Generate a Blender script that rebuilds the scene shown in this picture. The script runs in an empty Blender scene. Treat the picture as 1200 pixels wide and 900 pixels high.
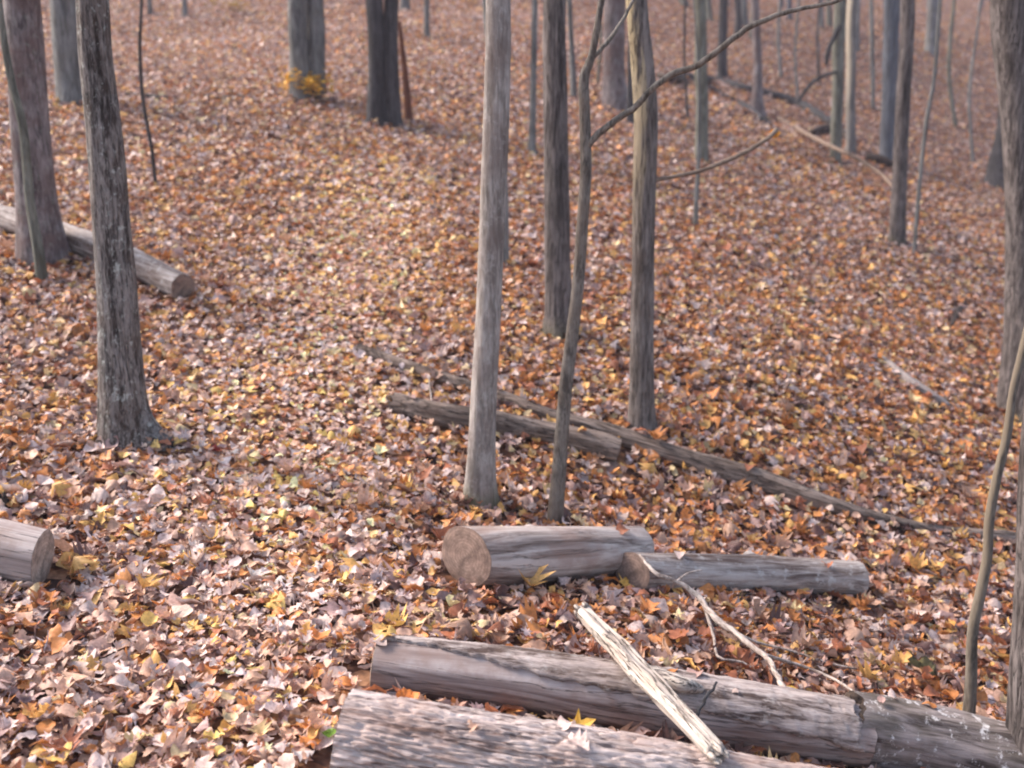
import bpy, math, random
import numpy as np
from mathutils import Vector, Matrix, noise

random.seed(7)
RNG = np.random.default_rng(11)
S = bpy.context.scene
C = S.collection
R = math.radians

# ---------------------------------------------------------------- camera, light, exposure
PITCH = 14.0
EYE = 1.6
F = 1152.0
cam_d = bpy.data.cameras.new("camera")
cam = bpy.data.objects.new("camera", cam_d)
C.objects.link(cam)
cam.location = (0, 0, EYE)
cam.rotation_euler = (R(90 - PITCH), 0, 0)
cam_d.sensor_width = 36
cam_d.lens = 36 * F / 1200
cam_d.clip_start = 0.05
cam_d.clip_end = 500
cam_d.dof.use_dof = True
cam_d.dof.focus_distance = 3.1
cam_d.dof.aperture_fstop = 2.1
S.camera = cam

SUN_EL, SUN_AZ = 42.0, -70.0          # azimuth measured from +Y towards +X: light from the left
w = bpy.data.worlds.new("World")
S.world = w
w.use_nodes = True
nt = w.node_tree
bg = nt.nodes["Background"]
sky = nt.nodes.new("ShaderNodeTexSky")
sky.sky_type = 'NISHITA'
sky.sun_disc = False
sky.sun_elevation = R(SUN_EL)
sky.sun_rotation = R(SUN_AZ)
sky.air_density = 1.0
sky.dust_density = 3.0
sky.ozone_density = 1.0
hs = nt.nodes.new('ShaderNodeHueSaturation')
hs.inputs['Saturation'].default_value = 0.85
nt.links.new(sky.outputs[0], hs.inputs['Color'])
nt.links.new(hs.outputs[0], bg.inputs[0])
bg.inputs[1].default_value = 0.15
sun_d = bpy.data.lights.new("sun", 'SUN')
sun = bpy.data.objects.new("sun", sun_d)
C.objects.link(sun)
sun_d.energy = 2.4
sun_d.angle = R(14)
sun_d.color = (1.0, 0.87, 0.78)
dv = Vector((math.sin(R(SUN_AZ)) * math.cos(R(SUN_EL)), math.cos(R(SUN_AZ)) * math.cos(R(SUN_EL)), math.sin(R(SUN_EL))))
sun.rotation_euler = dv.to_track_quat('Z', 'Y').to_euler()
S.view_settings.view_transform = 'Standard'
S.view_settings.look = 'None'
S.view_settings.gamma = 1
S.view_settings.exposure = 1.27
S.render.engine = 'CYCLES'
S.cycles.max_bounces = 6
S.cycles.diffuse_bounces = 3
S.cycles.transparent_max_bounces = 4
S.cycles.volume_bounces = 0
S.cycles.filter_width = 2.0
S.cycles.use_denoising = True

# ---------------------------------------------------------------- terrain height
def sp(x, k=1.0):
    return np.logaddexp(0, x * k) / k

def gz(x, y):
    x = np.asarray(x, float); y = np.asarray(y, float)
    z = 0.215 * (sp(y - 3.6, 2.2))
    z = z - 0.10 * (x + 0.4) * 1.0 / (1 + np.exp(-(y + 1) * 2)) * (1 / (1 + (np.maximum(-x - 2, 0) / 5)))
    z = z - 0.17 * sp(x - 1.0, 2.0)
    z = z + 0.16 * sp(y - 22, 0.5)
    z = z - 0.13 * np.exp(-((x - 0.95) ** 2 / 0.9 + (y - 4.15) ** 2 / 0.5))
    z = z + 0.045 * np.sin(x * 1.3 + 0.5 * np.sin(y * 0.9)) * np.sin(y * 1.1 + 0.7) * (1 / (1 + np.exp(-(y - 4.5) * 2)))
    z = z + 0.12 * np.sin(x * 0.45 + 1.0) * np.sin(y * 0.4 + 0.4) * (1 / (1 + np.exp(-(y - 9))))
    z = z + 0.35 * np.sin(x * 0.2 + 2.0) * np.sin(y * 0.17) * (1 / (1 + np.exp(-(y - 20) * .5)))
    dd_ = (x - 2.9) * .947 + (y - 18) * .32           # a low bank with a gully behind it
    al = (x - 2.9) * .32 - (y - 18) * .947
    wn = 1 / (1 + np.exp(-(al + 4) * 1.2)) / (1 + np.exp((al - 7.5) * 1.6))
    z = z + wn * (.22 * np.exp(-((dd_ + .2) / .7) ** 2) - .55 * np.exp(-((dd_ - 1.4) / .9) ** 2))
    z = np.where(z > 0, 26 * np.tanh(np.maximum(z, 0) / 26), z)
    z = np.where(z < -3, -3 + 3 * np.tanh((np.minimum(z, -3) + 3) / 3), z)
    return z

def g(x, y):
    return float(gz(x, y))

CP, SPT = math.cos(R(PITCH)), math.sin(R(PITCH))
CAMP = Vector((0, 0, EYE))

def ray(px, py):
    u = (px - 600) / F; v = (450 - py) / F
    return Vector((u, CP + v * SPT, -SPT + v * CP))

def hit(px, py, h=0.0, rpx=0.0):
    """first point along the pixel's ray that is h (plus rpx turned into metres) above the ground; returns point, t"""
    d = ray(px, py)
    t = 1.0; st = 0.02
    while t < 200:
        p = CAMP + d * t
        hh = h + rpx * t / F
        if p.z - g(p.x, p.y) <= hh:
            lo, hi = t - st, t
            for _ in range(20):
                m = (lo + hi) / 2; q = CAMP + d * m
                if q.z - g(q.x, q.y) <= h + rpx * m / F: hi = m
                else: lo = m
            q = CAMP + d * hi
            return q, hi
        st = 0.02 if t < 8 else 0.1
        t += st
    return CAMP + d * t, t

def at_y(px, py, y):
    d = ray(px, py)
    t = y / d.y
    return CAMP + d * t, t

# ---------------------------------------------------------------- object helpers
def tag(o, label=None, cat=None, group=None, kind=None):
    if label: o["label"] = label
    if cat: o["category"] = cat
    if group: o["group"] = group
    if kind: o["kind"] = kind
    return o

def thing(name, label, cat, mtx, group=None):
    o = bpy.data.objects.new(name, None)
    o.empty_display_size = 0.1
    C.objects.link(o)
    o.matrix_world = mtx if isinstance(mtx, Matrix) else Matrix.Translation(mtx)
    return tag(o, label, cat, group)

class MB:
    def __init__(self):
        self.v = []; self.f = []; self.n = 0
    def add(self, V, Fc):
        V = np.asarray(V, float).reshape(-1, 3)
        self.v.append(V)
        self.f.extend([tuple(int(i) + self.n for i in q) for q in Fc])
        self.n += len(V)
    def build(self, name, mat, parent=None, mtx=None, smooth=True):
        """vertices are in world coordinates; they are brought into the parent's (or mtx's) frame"""
        V = np.concatenate(self.v)
        M = parent_matrix(parent) if parent is not None else (mtx or Matrix.Identity(4))
        Mi = np.array(M.inverted())
        V = V @ Mi[:3, :3].T + Mi[:3, 3]
        me = bpy.data.meshes.new(name)
        me.from_pydata(V.tolist(), [], self.f)
        if smooth:
            me.polygons.foreach_set("use_smooth", [True] * len(me.polygons))
        me.materials.append(mat)
        o = bpy.data.objects.new(name, me)
        C.objects.link(o)
        if parent is not None:
            o.parent = parent
        elif mtx is not None:
            o.matrix_world = mtx
        return o

def parent_matrix(p):
    m = p.matrix_basis.copy()
    q = p.parent
    while q is not None:
        m = q.matrix_basis @ m
        q = q.parent
    return m

def catmull(P, n):
    """smooth resample of control points (any dimension) to n samples"""
    P = np.asarray(P, float)
    if len(P) == 2:
        t = np.linspace(0, 1, n)[:, None]
        return P[0] * (1 - t) + P[1] * t
    seg = np.linalg.norm(np.diff(P[:, :3], axis=0), axis=1)
    u = np.concatenate([[0], np.cumsum(seg)]); u /= u[-1]
    Q = np.vstack([2 * P[0] - P[1], P, 2 * P[-1] - P[-2]])
    out = []
    for s in np.linspace(0, 1, n):
        i = min(max(int(np.searchsorted(u, s, side='right')) - 1, 0), len(P) - 2)
        t = (s - u[i]) / max(u[i + 1] - u[i], 1e-9)
        a, b, c, d = Q[i], Q[i + 1], Q[i + 2], Q[i + 3]
        out.append(0.5 * (2 * b + (c - a) * t + (2 * a - 5 * b + 4 * c - d) * t * t + (3 * b - a - 3 * c + d) * t ** 3))
    return np.array(out)

def frames(P):
    P = np.asarray(P, float)
    T = np.gradient(P, axis=0)
    T /= np.linalg.norm(T, axis=1)[:, None] + 1e-12
    ref = np.array([0, -1.0, 0]) if abs(T[0][2]) > 0.6 else np.array([0, 0, 1.0])
    N = []
    n = ref - T[0] * ref.dot(T[0]); n /= np.linalg.norm(n)
    for t in T:
        n = n - t * n.dot(t); n /= np.linalg.norm(n) + 1e-12
        N.append(n)
    N = np.array(N)
    B = np.cross(T, N)
    return T, N, B

def tube(mb, P, rad, seg=12, disp=None, cap0=True, cap1=True, a0=0.0):
    """disp(i, s, angle, r) -> extra radius.  angle 0 = N (up for lying, -Y for standing), positive towards B"""
    P = np.asarray(P, float); rad = np.asarray(rad, float)
    T, N, B = frames(P)
    L = np.concatenate([[0], np.cumsum(np.linalg.norm(np.diff(P, axis=0), axis=1))])
    V = []
    for i in range(len(P)):
        for j in range(seg):
            a = a0 + 2 * math.pi * j / seg
            r = rad[i] + (disp(i, L[i], a, rad[i]) if disp else 0)
            V.append(P[i] + (N[i] * math.cos(a) + B[i] * math.sin(a)) * r)
    Fc = []
    for i in range(len(P) - 1):
        for j in range(seg):
            k = (j + 1) % seg
            Fc.append((i * seg + j, i * seg + k, (i + 1) * seg + k, (i + 1) * seg + j))
    if cap0: Fc.append(tuple(range(seg))[::-1])
    if cap1: Fc.append(tuple((len(P) - 1) * seg + j for j in range(seg)))
    mb.add(V, Fc)

def nz(x, y, z):
    return noise.noise(Vector((x, y, z)))

# ---------------------------------------------------------------- materials
def srgb(c):
    return tuple(((x / 255) / 12.92 if x / 255 <= 0.04045 else ((x / 255 + 0.055) / 1.055) ** 2.4) for x in c) + (1,)

def newmat(name):
    m = bpy.data.materials.new(name)
    m.use_nodes = True
    t = m.node_tree
    b = t.nodes["Principled BSDF"]
    b.inputs["Roughness"].default_value = 0.85
    b.inputs["Specular IOR Level"].default_value = 0.25
    return m, t, b

def node(t, kind, **kw):
    n = t.nodes.new(kind)
    for k, v in kw.items():
        if k.startswith("i_"):
            n.inputs[k[2:].replace("_", " ")].default_value = v
        else:
            setattr(n, k, v)
    return n

def mixc(t, fac, a, b, mode='MIX'):
    n = t.nodes.new("ShaderNodeMix"); n.data_type = 'RGBA'; n.blend_type = mode
    for sock, v in ((n.inputs[0], fac), (n.inputs[6], a), (n.inputs[7], b)):
        if hasattr(v, "links") or isinstance(v, bpy.types.NodeSocket): t.links.new(v, sock)
        else: sock.default_value = v
    return n.outputs[2]

def ramp(t, src, stops):
    n = t.nodes.new("ShaderNodeValToRGB")
    e = n.color_ramp.elements
    while len(e) < len(stops): e.new(0.5)
    for el, (p, c) in zip(e, stops):
        el.position = p; el.color = c if len(c) == 4 else tuple(c) + (1,)
    t.links.new(src, n.inputs[0])
    return n.outputs[0]

def bark(name, dark, light, patch=None, patch_amt=0.3, lichen=0.0, lichen_c=(150, 155, 140), axis='Z', fine=60, stretch=0.12,
         bump=0.5, moss=0.0, pale_strip=None, crack=0.0, crack_s=16.0, rough=0.85, contrast=(0.41, 0.57), big=5.0):
    m, t, b = newmat(name)
    b.inputs["Roughness"].default_value = rough
    tc = node(t, "ShaderNodeTexCoord")
    oi = node(t, "ShaderNodeObjectInfo")
    mul = node(t, "ShaderNodeVectorMath", operation='SCALE')
    cmb = node(t, "ShaderNodeCombineXYZ")
    for k in range(3): t.links.new(oi.outputs["Random"], cmb.inputs[k])
    t.links.new(cmb.outputs[0], mul.inputs[0]); mul.inputs["Scale"].default_value = 7.3
    add = node(t, "ShaderNodeVectorMath", operation='ADD')
    t.links.new(tc.outputs["Object"], add.inputs[0]); t.links.new(mul.outputs[0], add.inputs[1])
    mp = node(t, "ShaderNodeMapping")
    sc = {'Z': (1, 1, stretch), 'X': (stretch, 1, 1)}[axis]
    mp.inputs["Scale"].default_value = sc
    t.links.new(add.outputs[0], mp.inputs[0])
    n1 = node(t, "ShaderNodeTexNoise", i_Scale=fine, i_Detail=6.0, i_Roughness=0.65, i_Distortion=0.6)
    t.links.new(mp.outputs[0], n1.inputs["Vector"])
    n1b = node(t, "ShaderNodeTexNoise", i_Scale=fine * 0.28, i_Detail=4.0, i_Roughness=0.6, i_Distortion=0.4)
    t.links.new(mp.outputs[0], n1b.inputs["Vector"])
    mx = node(t, "ShaderNodeMath", operation='MULTIPLY_ADD'); mx.inputs[1].default_value = 0.5
    hf = node(t, "ShaderNodeMath", operation='MULTIPLY'); hf.inputs[1].default_value = 0.5
    t.links.new(n1b.outputs[0], hf.inputs[0])
    t.links.new(n1.outputs[0], mx.inputs[0]); t.links.new(hf.outputs[0], mx.inputs[2])
    col = ramp(t, mx.outputs[0], [(contrast[0], srgb(dark)), (contrast[1], srgb(light))])
    n2 = node(t, "ShaderNodeTexNoise", i_Scale=big, i_Detail=5.0, i_Roughness=0.65)
    t.links.new(add.outputs[0], n2.inputs["Vector"])
    if patch:
        f = ramp(t, n2.outputs[0], [(0.45, (0, 0, 0)), (0.62, (patch_amt,) * 3)])
        col = mixc(t, f, col, srgb(patch))
    if lichen:
        n3 = node(t, "ShaderNodeTexNoise", i_Scale=22.0, i_Detail=5.0, i_Roughness=0.75)
        t.links.new(add.outputs[0], n3.inputs["Vector"])
        f = ramp(t, n3.outputs[0], [(0.56, (0, 0, 0)), (0.64, (lichen,) * 3)])
        col = mixc(t, f, col, srgb(lichen_c))
    if moss:
        sx = node(t, "ShaderNodeSeparateXYZ"); t.links.new(tc.outputs["Object"], sx.inputs[0])
        a2 = node(t, "ShaderNodeMath", operation='MULTIPLY_ADD'); a2.inputs[1].default_value = 0.35
        t.links.new(n2.outputs[0], a2.inputs[0]); t.links.new(sx.outputs[2], a2.inputs[2])
        f = ramp(t, a2.outputs[0], [(0.17, (moss,) * 3), (0.30, (0, 0, 0))])
        col = mixc(t, f, col, srgb((92, 88, 52)))
    if pale_strip:                       # (z0, z1, colour): sunlight painted down a trunk's left side; also draws the bare scar
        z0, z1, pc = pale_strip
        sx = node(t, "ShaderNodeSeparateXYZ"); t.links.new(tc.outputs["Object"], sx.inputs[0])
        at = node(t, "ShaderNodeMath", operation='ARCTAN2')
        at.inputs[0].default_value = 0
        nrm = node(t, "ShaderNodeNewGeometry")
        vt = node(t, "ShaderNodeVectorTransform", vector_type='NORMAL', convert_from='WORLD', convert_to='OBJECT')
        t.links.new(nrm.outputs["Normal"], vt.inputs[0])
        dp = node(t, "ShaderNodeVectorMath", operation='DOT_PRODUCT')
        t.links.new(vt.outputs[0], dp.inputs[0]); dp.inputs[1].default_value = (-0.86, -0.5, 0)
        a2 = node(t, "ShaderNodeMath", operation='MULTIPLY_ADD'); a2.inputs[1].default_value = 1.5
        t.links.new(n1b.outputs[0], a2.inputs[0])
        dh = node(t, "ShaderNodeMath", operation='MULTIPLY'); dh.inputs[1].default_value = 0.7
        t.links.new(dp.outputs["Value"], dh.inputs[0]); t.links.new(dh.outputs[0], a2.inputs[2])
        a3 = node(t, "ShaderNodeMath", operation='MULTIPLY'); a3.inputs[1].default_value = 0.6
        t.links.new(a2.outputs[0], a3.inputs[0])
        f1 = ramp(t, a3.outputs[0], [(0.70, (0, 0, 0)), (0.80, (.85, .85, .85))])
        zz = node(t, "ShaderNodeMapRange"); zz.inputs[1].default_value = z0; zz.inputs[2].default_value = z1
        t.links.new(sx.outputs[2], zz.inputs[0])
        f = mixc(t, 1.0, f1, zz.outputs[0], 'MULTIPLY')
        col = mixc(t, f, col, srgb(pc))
    hgt = mx.outputs[0]
    if crack:
        mp2 = node(t, "ShaderNodeMapping")
        mp2.inputs["Scale"].default_value = {'Z': (1, 1, .05), 'X': (.05, 1, 1)}[axis]
        t.links.new(add.outputs[0], mp2.inputs[0])
        nc = node(t, "ShaderNodeTexNoise", i_Scale=crack_s, i_Detail=5.0, i_Roughness=0.6, i_Distortion=0.3)
        t.links.new(mp2.outputs[0], nc.inputs["Vector"])
        f = ramp(t, nc.outputs[0], [(0.485, (0, 0, 0)), (0.5, (crack,) * 3), (0.515, (0, 0, 0))])
        col = mixc(t, f, col, srgb(tuple(int(c * .55) for c in dark)))
        hm = node(t, "ShaderNodeMath", operation='MULTIPLY_ADD'); hm.inputs[1].default_value = -1.0
        sxx = node(t, "ShaderNodeSeparateXYZ"); t.links.new(f, sxx.inputs[0])
        t.links.new(sxx.outputs[0], hm.inputs[0]); t.links.new(hgt, hm.inputs[2]); hgt = hm.outputs[0]
    t.links.new(col, b.inputs["Base Color"])
    bp = node(t, "ShaderNodeBump", i_Strength=bump, i_Distance=0.012)
    t.links.new(hgt, bp.inputs["Height"])
    t.links.new(bp.outputs[0], b.inputs["Normal"])
    return m

def cut_wood(name, c1, c2):
    m, t, b = newmat(name)
    tc = node(t, "ShaderNodeTexCoord")
    mp = node(t, "ShaderNodeMapping"); mp.inputs["Scale"].default_value = (0, 1, 1)
    t.links.new(tc.outputs["Object"], mp.inputs[0])
    nw = node(t, "ShaderNodeTexNoise", i_Scale=9.0, i_Detail=3.0)
    t.links.new(mp.outputs[0], nw.inputs["Vector"])
    ln = node(t, "ShaderNodeVectorMath", operation='LENGTH'); t.links.new(mp.outputs[0], ln.inputs[0])
    ad = node(t, "ShaderNodeMath", operation='MULTIPLY_ADD'); ad.inputs[1].default_value = 0.025
    t.links.new(nw.outputs[0], ad.inputs[0]); t.links.new(ln.outputs["Value"], ad.inputs[2])
    sn = node(t, "ShaderNodeMath", operation='MULTIPLY'); sn.inputs[1].default_value = 520
    t.links.new(ad.outputs[0], sn.inputs[0])
    s2 = node(t, "ShaderNodeMath", operation='SINE'); t.links.new(sn.outputs[0], s2.inputs[0])
    rings = ramp(t, s2.outputs[0], [(0.0, srgb(tuple(int(a * .65 + b_ * .35) for a, b_ in zip(c1, c2)))), (1.0, srgb(c2))])
    n2 = node(t, "ShaderNodeTexNoise", i_Scale=28.0, i_Detail=6.0, i_Roughness=0.7)
    t.links.new(tc.outputs["Object"], n2.inputs["Vector"])
    f = ramp(t, n2.outputs[0], [(0.38, (0, 0, 0)), (0.62, (0.9,) * 3)])
    col = mixc(t, f, rings, srgb(tuple(int(c * .72) for c in c1)))
    t.links.new(col, b.inputs["Base Color"])
    bp = node(t, "ShaderNodeBump", i_Strength=0.5, i_Distance=0.004)
    t.links.new(n2.outputs[0], bp.inputs["Height"]); t.links.new(bp.outputs[0], b.inputs["Normal"])
    return m

M_MAUVE = bark("bark_mauve", (70, 62, 62), (142, 132, 132), patch=(98, 78, 74), patch_amt=.8, lichen=.4, lichen_c=(136, 142, 134), fine=60, stretch=.22, bump=.6, big=4.0, crack=.6, crack_s=30)
M_LICHEN = bark("bark_lichen", (54, 48, 46), (138, 131, 127), patch=(84, 68, 58), patch_amt=.5, lichen=.9, lichen_c=(168, 170, 164), fine=95, stretch=.2, bump=1.0, crack=.8, crack_s=60, contrast=(.42, .56))
M_PALE = bark("bark_pale", (116, 108, 102), (172, 164, 158), patch=(112, 98, 92), patch_amt=.6, lichen=.35, lichen_c=(188, 184, 178), fine=75, stretch=.16, bump=.6, moss=.9, crack=.35, crack_s=50)
M_DARK = bark("bark_dark", (54, 48, 47), (128, 119, 116), patch=(68, 62, 58), patch_amt=.5, fine=90, stretch=.09, bump=1.0, moss=.5, crack=.9, crack_s=60)
M_VDARK = bark("bark_blackish", (28, 27, 29), (78, 76, 78), patch=(42, 42, 42), patch_amt=.5, fine=60, stretch=.08, bump=.9, crack=.6, crack_s=30)
M_GREY = bark("bark_grey", (74, 74, 74), (134, 134, 132), patch=(92, 90, 82), patch_amt=.5, fine=50, stretch=.12, bump=.8, crack=.5, crack_s=25)
M_GREENGREY = bark("bark_greengrey", (66, 68, 60), (124, 124, 114), patch=(86, 82, 68), patch_amt=.5, fine=50, stretch=.14, bump=.7)
M_BLUEGREY = bark("bark_bluegrey", (54, 58, 66), (104, 108, 116), patch=(72, 74, 76), patch_amt=.5, fine=50, stretch=.08, bump=.6)
M_SAP = bark("bark_sapling", (68, 63, 58), (132, 124, 116), patch=(96, 82, 70), patch_amt=.5, fine=110, stretch=.25, bump=.5)
M_SUNSTRIP = bark("bark_sunlit_strip", (66, 60, 57), (136, 127, 122), patch=(92, 80, 72), patch_amt=.5, fine=75, stretch=.12, bump=.9, pale_strip=(0.9, 2.2, (186, 168, 132)), crack=.8, crack_s=50)
M_SUNSAP = bark("bark_sunlit_side", (70, 65, 58), (124, 116, 106), fine=90, stretch=.2, bump=.5, pale_strip=(0.05, 0.6, (126, 114, 98)))  # the sapling's sunlit left side is put into its bark colour
M_WHITESPOT = bark("bark_white_scar", (84, 82, 80), (134, 130, 126), fine=50, stretch=.1, bump=.5, pale_strip=(0.4, 1.2, (176, 164, 146)))
M_RED = bark("dead_red_wood", (84, 48, 34), (134, 82, 58), fine=60, stretch=.08, bump=.5)
M_GREYX = bark('branch_grey', (84, 76, 74), (146, 136, 132), fine=70, stretch=.1, bump=.6, axis='X')
M_TWIG = bark("twig_grey", (112, 98, 90), (190, 176, 166), fine=120, stretch=.2, bump=.3, axis='X')
M_BROKEN = bark("branch_tan", (104, 88, 76), (142, 122, 106), fine=90, stretch=.2, bump=.3, axis='X')
M_LOGSMOOTH = bark("log_smooth", (100, 82, 74), (190, 176, 168), patch=(142, 112, 98), patch_amt=.55, fine=34, stretch=.06, bump=.6, axis='X', crack=.45, crack_s=22, rough=.7, contrast=(.40, .58))
M_LOGBARE = bark("log_bare_wood", (104, 88, 84), (186, 174, 170), patch=(130, 106, 96), patch_amt=.6, fine=30, stretch=.05, bump=.5, axis='X', crack=.75, crack_s=20, rough=.6, contrast=(.40, .58), big=7)
M_LOGBARK = bark("log_bark", (72, 58, 54), (180, 166, 160), patch=(96, 78, 66), patch_amt=.4, lichen=.3, lichen_c=(190, 186, 182), fine=85, stretch=.14, bump=.8, axis='X')
M_FURROW = bark("log_furrowed", (72, 54, 50), (202, 186, 180), patch=(166, 136, 122), patch_amt=.45, fine=105, stretch=.09, bump=.9, axis='X', contrast=(.40, .55))
M_LOGGREY = bark("log_grey_bark", (88, 72, 66), (178, 168, 162), patch=(120, 102, 92), patch_amt=.4, lichen=.6, lichen_c=(190, 186, 182), fine=60, stretch=.1, bump=.6, axis='X')
M_LOGLICHEN = bark("log_mossy_bark", (64, 55, 52), (150, 138, 134), patch=(86, 78, 66), patch_amt=.5, lichen=1.0, lichen_c=(205, 200, 198), fine=70, stretch=.12, bump=.9, axis='X')
M_LOGOLD = bark("log_old_brown", (72, 60, 54), (152, 134, 122), patch=(98, 80, 68), patch_amt=.5, fine=60, stretch=.09, bump=.9, crack=.9, crack_s=40, axis='X')
M_DECAY = bark("bark_decayed", (32, 26, 24), (74, 62, 54), fine=60, stretch=.4, bump=1, axis='X')
M_BLEACH = bark("bleached_wood", (118, 106, 102), (206, 194, 182), patch=(170, 150, 134), patch_amt=.5, fine=75, stretch=.06, bump=1.0, crack=1.0, crack_s=45, axis='X', contrast=(.38, .54))
M_CUT = cut_wood("sawn_end", (136, 112, 100), (158, 134, 120))
M_CUT2 = cut_wood("sawn_end_pale", (168, 148, 136), (190, 170, 156))
M_MOSSY = bark("stump_mossy", (44, 42, 30), (96, 90, 62), patch=(80, 66, 50), patch_amt=.6, fine=30, stretch=.6, bump=1)

def leaf_material():
    m, t, b = newmat("dry_leaves")
    at = node(t, "ShaderNodeAttribute", attribute_name="col")
    tc = node(t, "ShaderNodeTexCoord")
    n = node(t, "ShaderNodeTexNoise", i_Scale=70.0, i_Detail=3.0, i_Roughness=0.7)
    t.links.new(tc.outputs["Object"], n.inputs["Vector"])
    f = ramp(t, n.outputs[0], [(0.30, (0.62, 0.58, 0.56)), (0.65, (1.12, 1.1, 1.08))])
    col = mixc(t, 1.0, at.outputs["Color"], f, 'MULTIPLY')
    t.links.new(col, b.inputs["Base Color"])
    b.inputs["Roughness"].default_value = 0.55
    b.inputs["Specular IOR Level"].default_value = 0.4
    bp = node(t, "ShaderNodeBump", i_Strength=0.4, i_Distance=0.003)
    t.links.new(n.outputs[0], bp.inputs["Height"]); t.links.new(bp.outputs[0], b.inputs["Normal"])
    tr = node(t, "ShaderNodeBsdfTranslucent"); t.links.new(col, tr.inputs[0])
    ms = node(t, "ShaderNodeMixShader"); ms.inputs[0].default_value = 0.18
    out = t.nodes["Material Output"]
    t.links.new(b.outputs[0], ms.inputs[1]); t.links.new(tr.outputs[0], ms.inputs[2]); t.links.new(ms.outputs[0], out.inputs[0])
    return m
M_LEAF = leaf_material()

def ground_material():
    m, t, b = newmat("forest_floor")
    tc = node(t, "ShaderNodeTexCoord")
    v = node(t, "ShaderNodeTexVoronoi", i_Scale=16.0, i_Randomness=1.0)
    t.links.new(tc.outputs["Object"], v.inputs["Vector"])
    sx = node(t, "ShaderNodeSeparateXYZ"); t.links.new(v.outputs["Color"], sx.inputs[0])
    col = ramp(t, sx.outputs[0], [(0.0, srgb((66, 46, 40))), (0.35, srgb((108, 74, 58))), (0.65, srgb((140, 96, 68))), (0.85, srgb((170, 124, 84))), (1.0, srgb((176, 152, 140)))])
    n = node(t, "ShaderNodeTexNoise", i_Scale=40.0, i_Detail=6.0)
    t.links.new(tc.outputs["Object"], n.inputs["Vector"])
    f = ramp(t, n.outputs[0], [(0.35, (0.45, 0.42, 0.42)), (0.65, (0.95, 0.92, 0.9))])
    col = mixc(t, 1.0, col, f, 'MULTIPLY')
    t.links.new(col, b.inputs["Base Color"])
    bp = node(t, "ShaderNodeBump", i_Strength=1.0, i_Distance=0.04)
    t.links.new(sx.outputs[1], bp.inputs["Height"]); t.links.new(bp.outputs[0], b.inputs["Normal"])
    return m
M_GROUND = ground_material()

# ---------------------------------------------------------------- the ground sheet
def axis_warp(a, b, n, c, k):
    s = np.linspace(-1, 1, n)
    lo = np.where(s < 0, c + (c - a) * np.sign(s) * (np.sinh(k * np.abs(s)) / np.sinh(k)), c + (b - c) * (np.sinh(k * np.abs(s)) / np.sinh(k)))
    return lo
xs = axis_warp(-160, 160, 301, 0.0, 5.2)
ys = axis_warp(-60, 220, 361, 6.0, 5.0)
X, Y = np.meshgrid(xs, ys)
Z = gz(X, Y)
V = np.stack([X, Y, Z], -1).reshape(-1, 3)
nx, ny = len(xs), len(ys)
idx = np.arange(nx * ny).reshape(ny, nx)
Fq = np.stack([idx[:-1, :-1], idx[:-1, 1:], idx[1:, 1:], idx[1:, :-1]], -1).reshape(-1, 4)
me = bpy.data.meshes.new("ground")
me.from_pydata(V.tolist(), [], Fq.tolist())
me.polygons.foreach_set("use_smooth", [True] * len(me.polygons))
me.materials.append(M_GROUND)
ground = bpy.data.objects.new("ground", me); C.objects.link(ground)
tag(ground, kind="structure")

# ---------------------------------------------------------------- trees
CULL = []          # (x0, y0, x1, y1, r) footprints leaves keep out of

def furrow(amp, fs=22.0, ls=2.2, seed=0.0):
    def d(i, s, a, r):
        return amp * (nz(math.cos(a) * fs * r + seed, math.sin(a) * fs * r, s * ls) + 0.5 * nz(math.cos(a) * fs * 2.3 * r, math.sin(a) * fs * 2.3 * r + seed, s * ls * 2.5))
    return d

def crown_mesh(base, r0, H, rnd, density=1.0, maxz=9):
    """bare autumn crown: limbs, each with forking twigs"""
    mb = MB()
    n = int((7 + rnd.random() * 4) * density)
    for k in range(n):
        f = k / max(n - 1, 1)
        zz = 0.12 + 0.8 * f
        p0 = base(zz)
        a = rnd.uniform(0, 2 * math.pi)
        L = (1.9 - 1.0 * f) * rnd.uniform(.7, 1.2)
        dr = Vector((math.cos(a), math.sin(a), rnd.uniform(.5, 1.0))).normalized()
        r = r0 * (0.36 - 0.2 * f)
        pts = [p0]; q = Vector(p0)
        for s in range(5):
            dr = (dr + Vector((rnd.uniform(-.25, .25), rnd.uniform(-.25, .25), rnd.uniform(-.05, .3)))).normalized()
            q = q + dr * L / 5; pts.append(q.copy())
        rr = np.linspace(r, r * .25, 6)
        tube(mb, [tuple(p) for p in pts], rr, 5)
        for s in (2, 3, 4, 5):
            for e in range(2):
                d2 = (dr + Vector((rnd.uniform(-.9, .9), rnd.uniform(-.9, .9), rnd.uniform(-.2, .6)))).normalized()
                q0 = pts[s]; l2 = L * rnd.uniform(.2, .45)
                q1 = q0 + d2 * l2 * .5
                q2 = q1 + (d2 + Vector((rnd.uniform(-.3, .3), rnd.uniform(-.3, .3), .2))).normalized() * l2 * .5
                tube(mb, [tuple(q0), tuple(q1), tuple(q2)], [r * .3, r * .2, r * .08], 3)
    return mb

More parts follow.
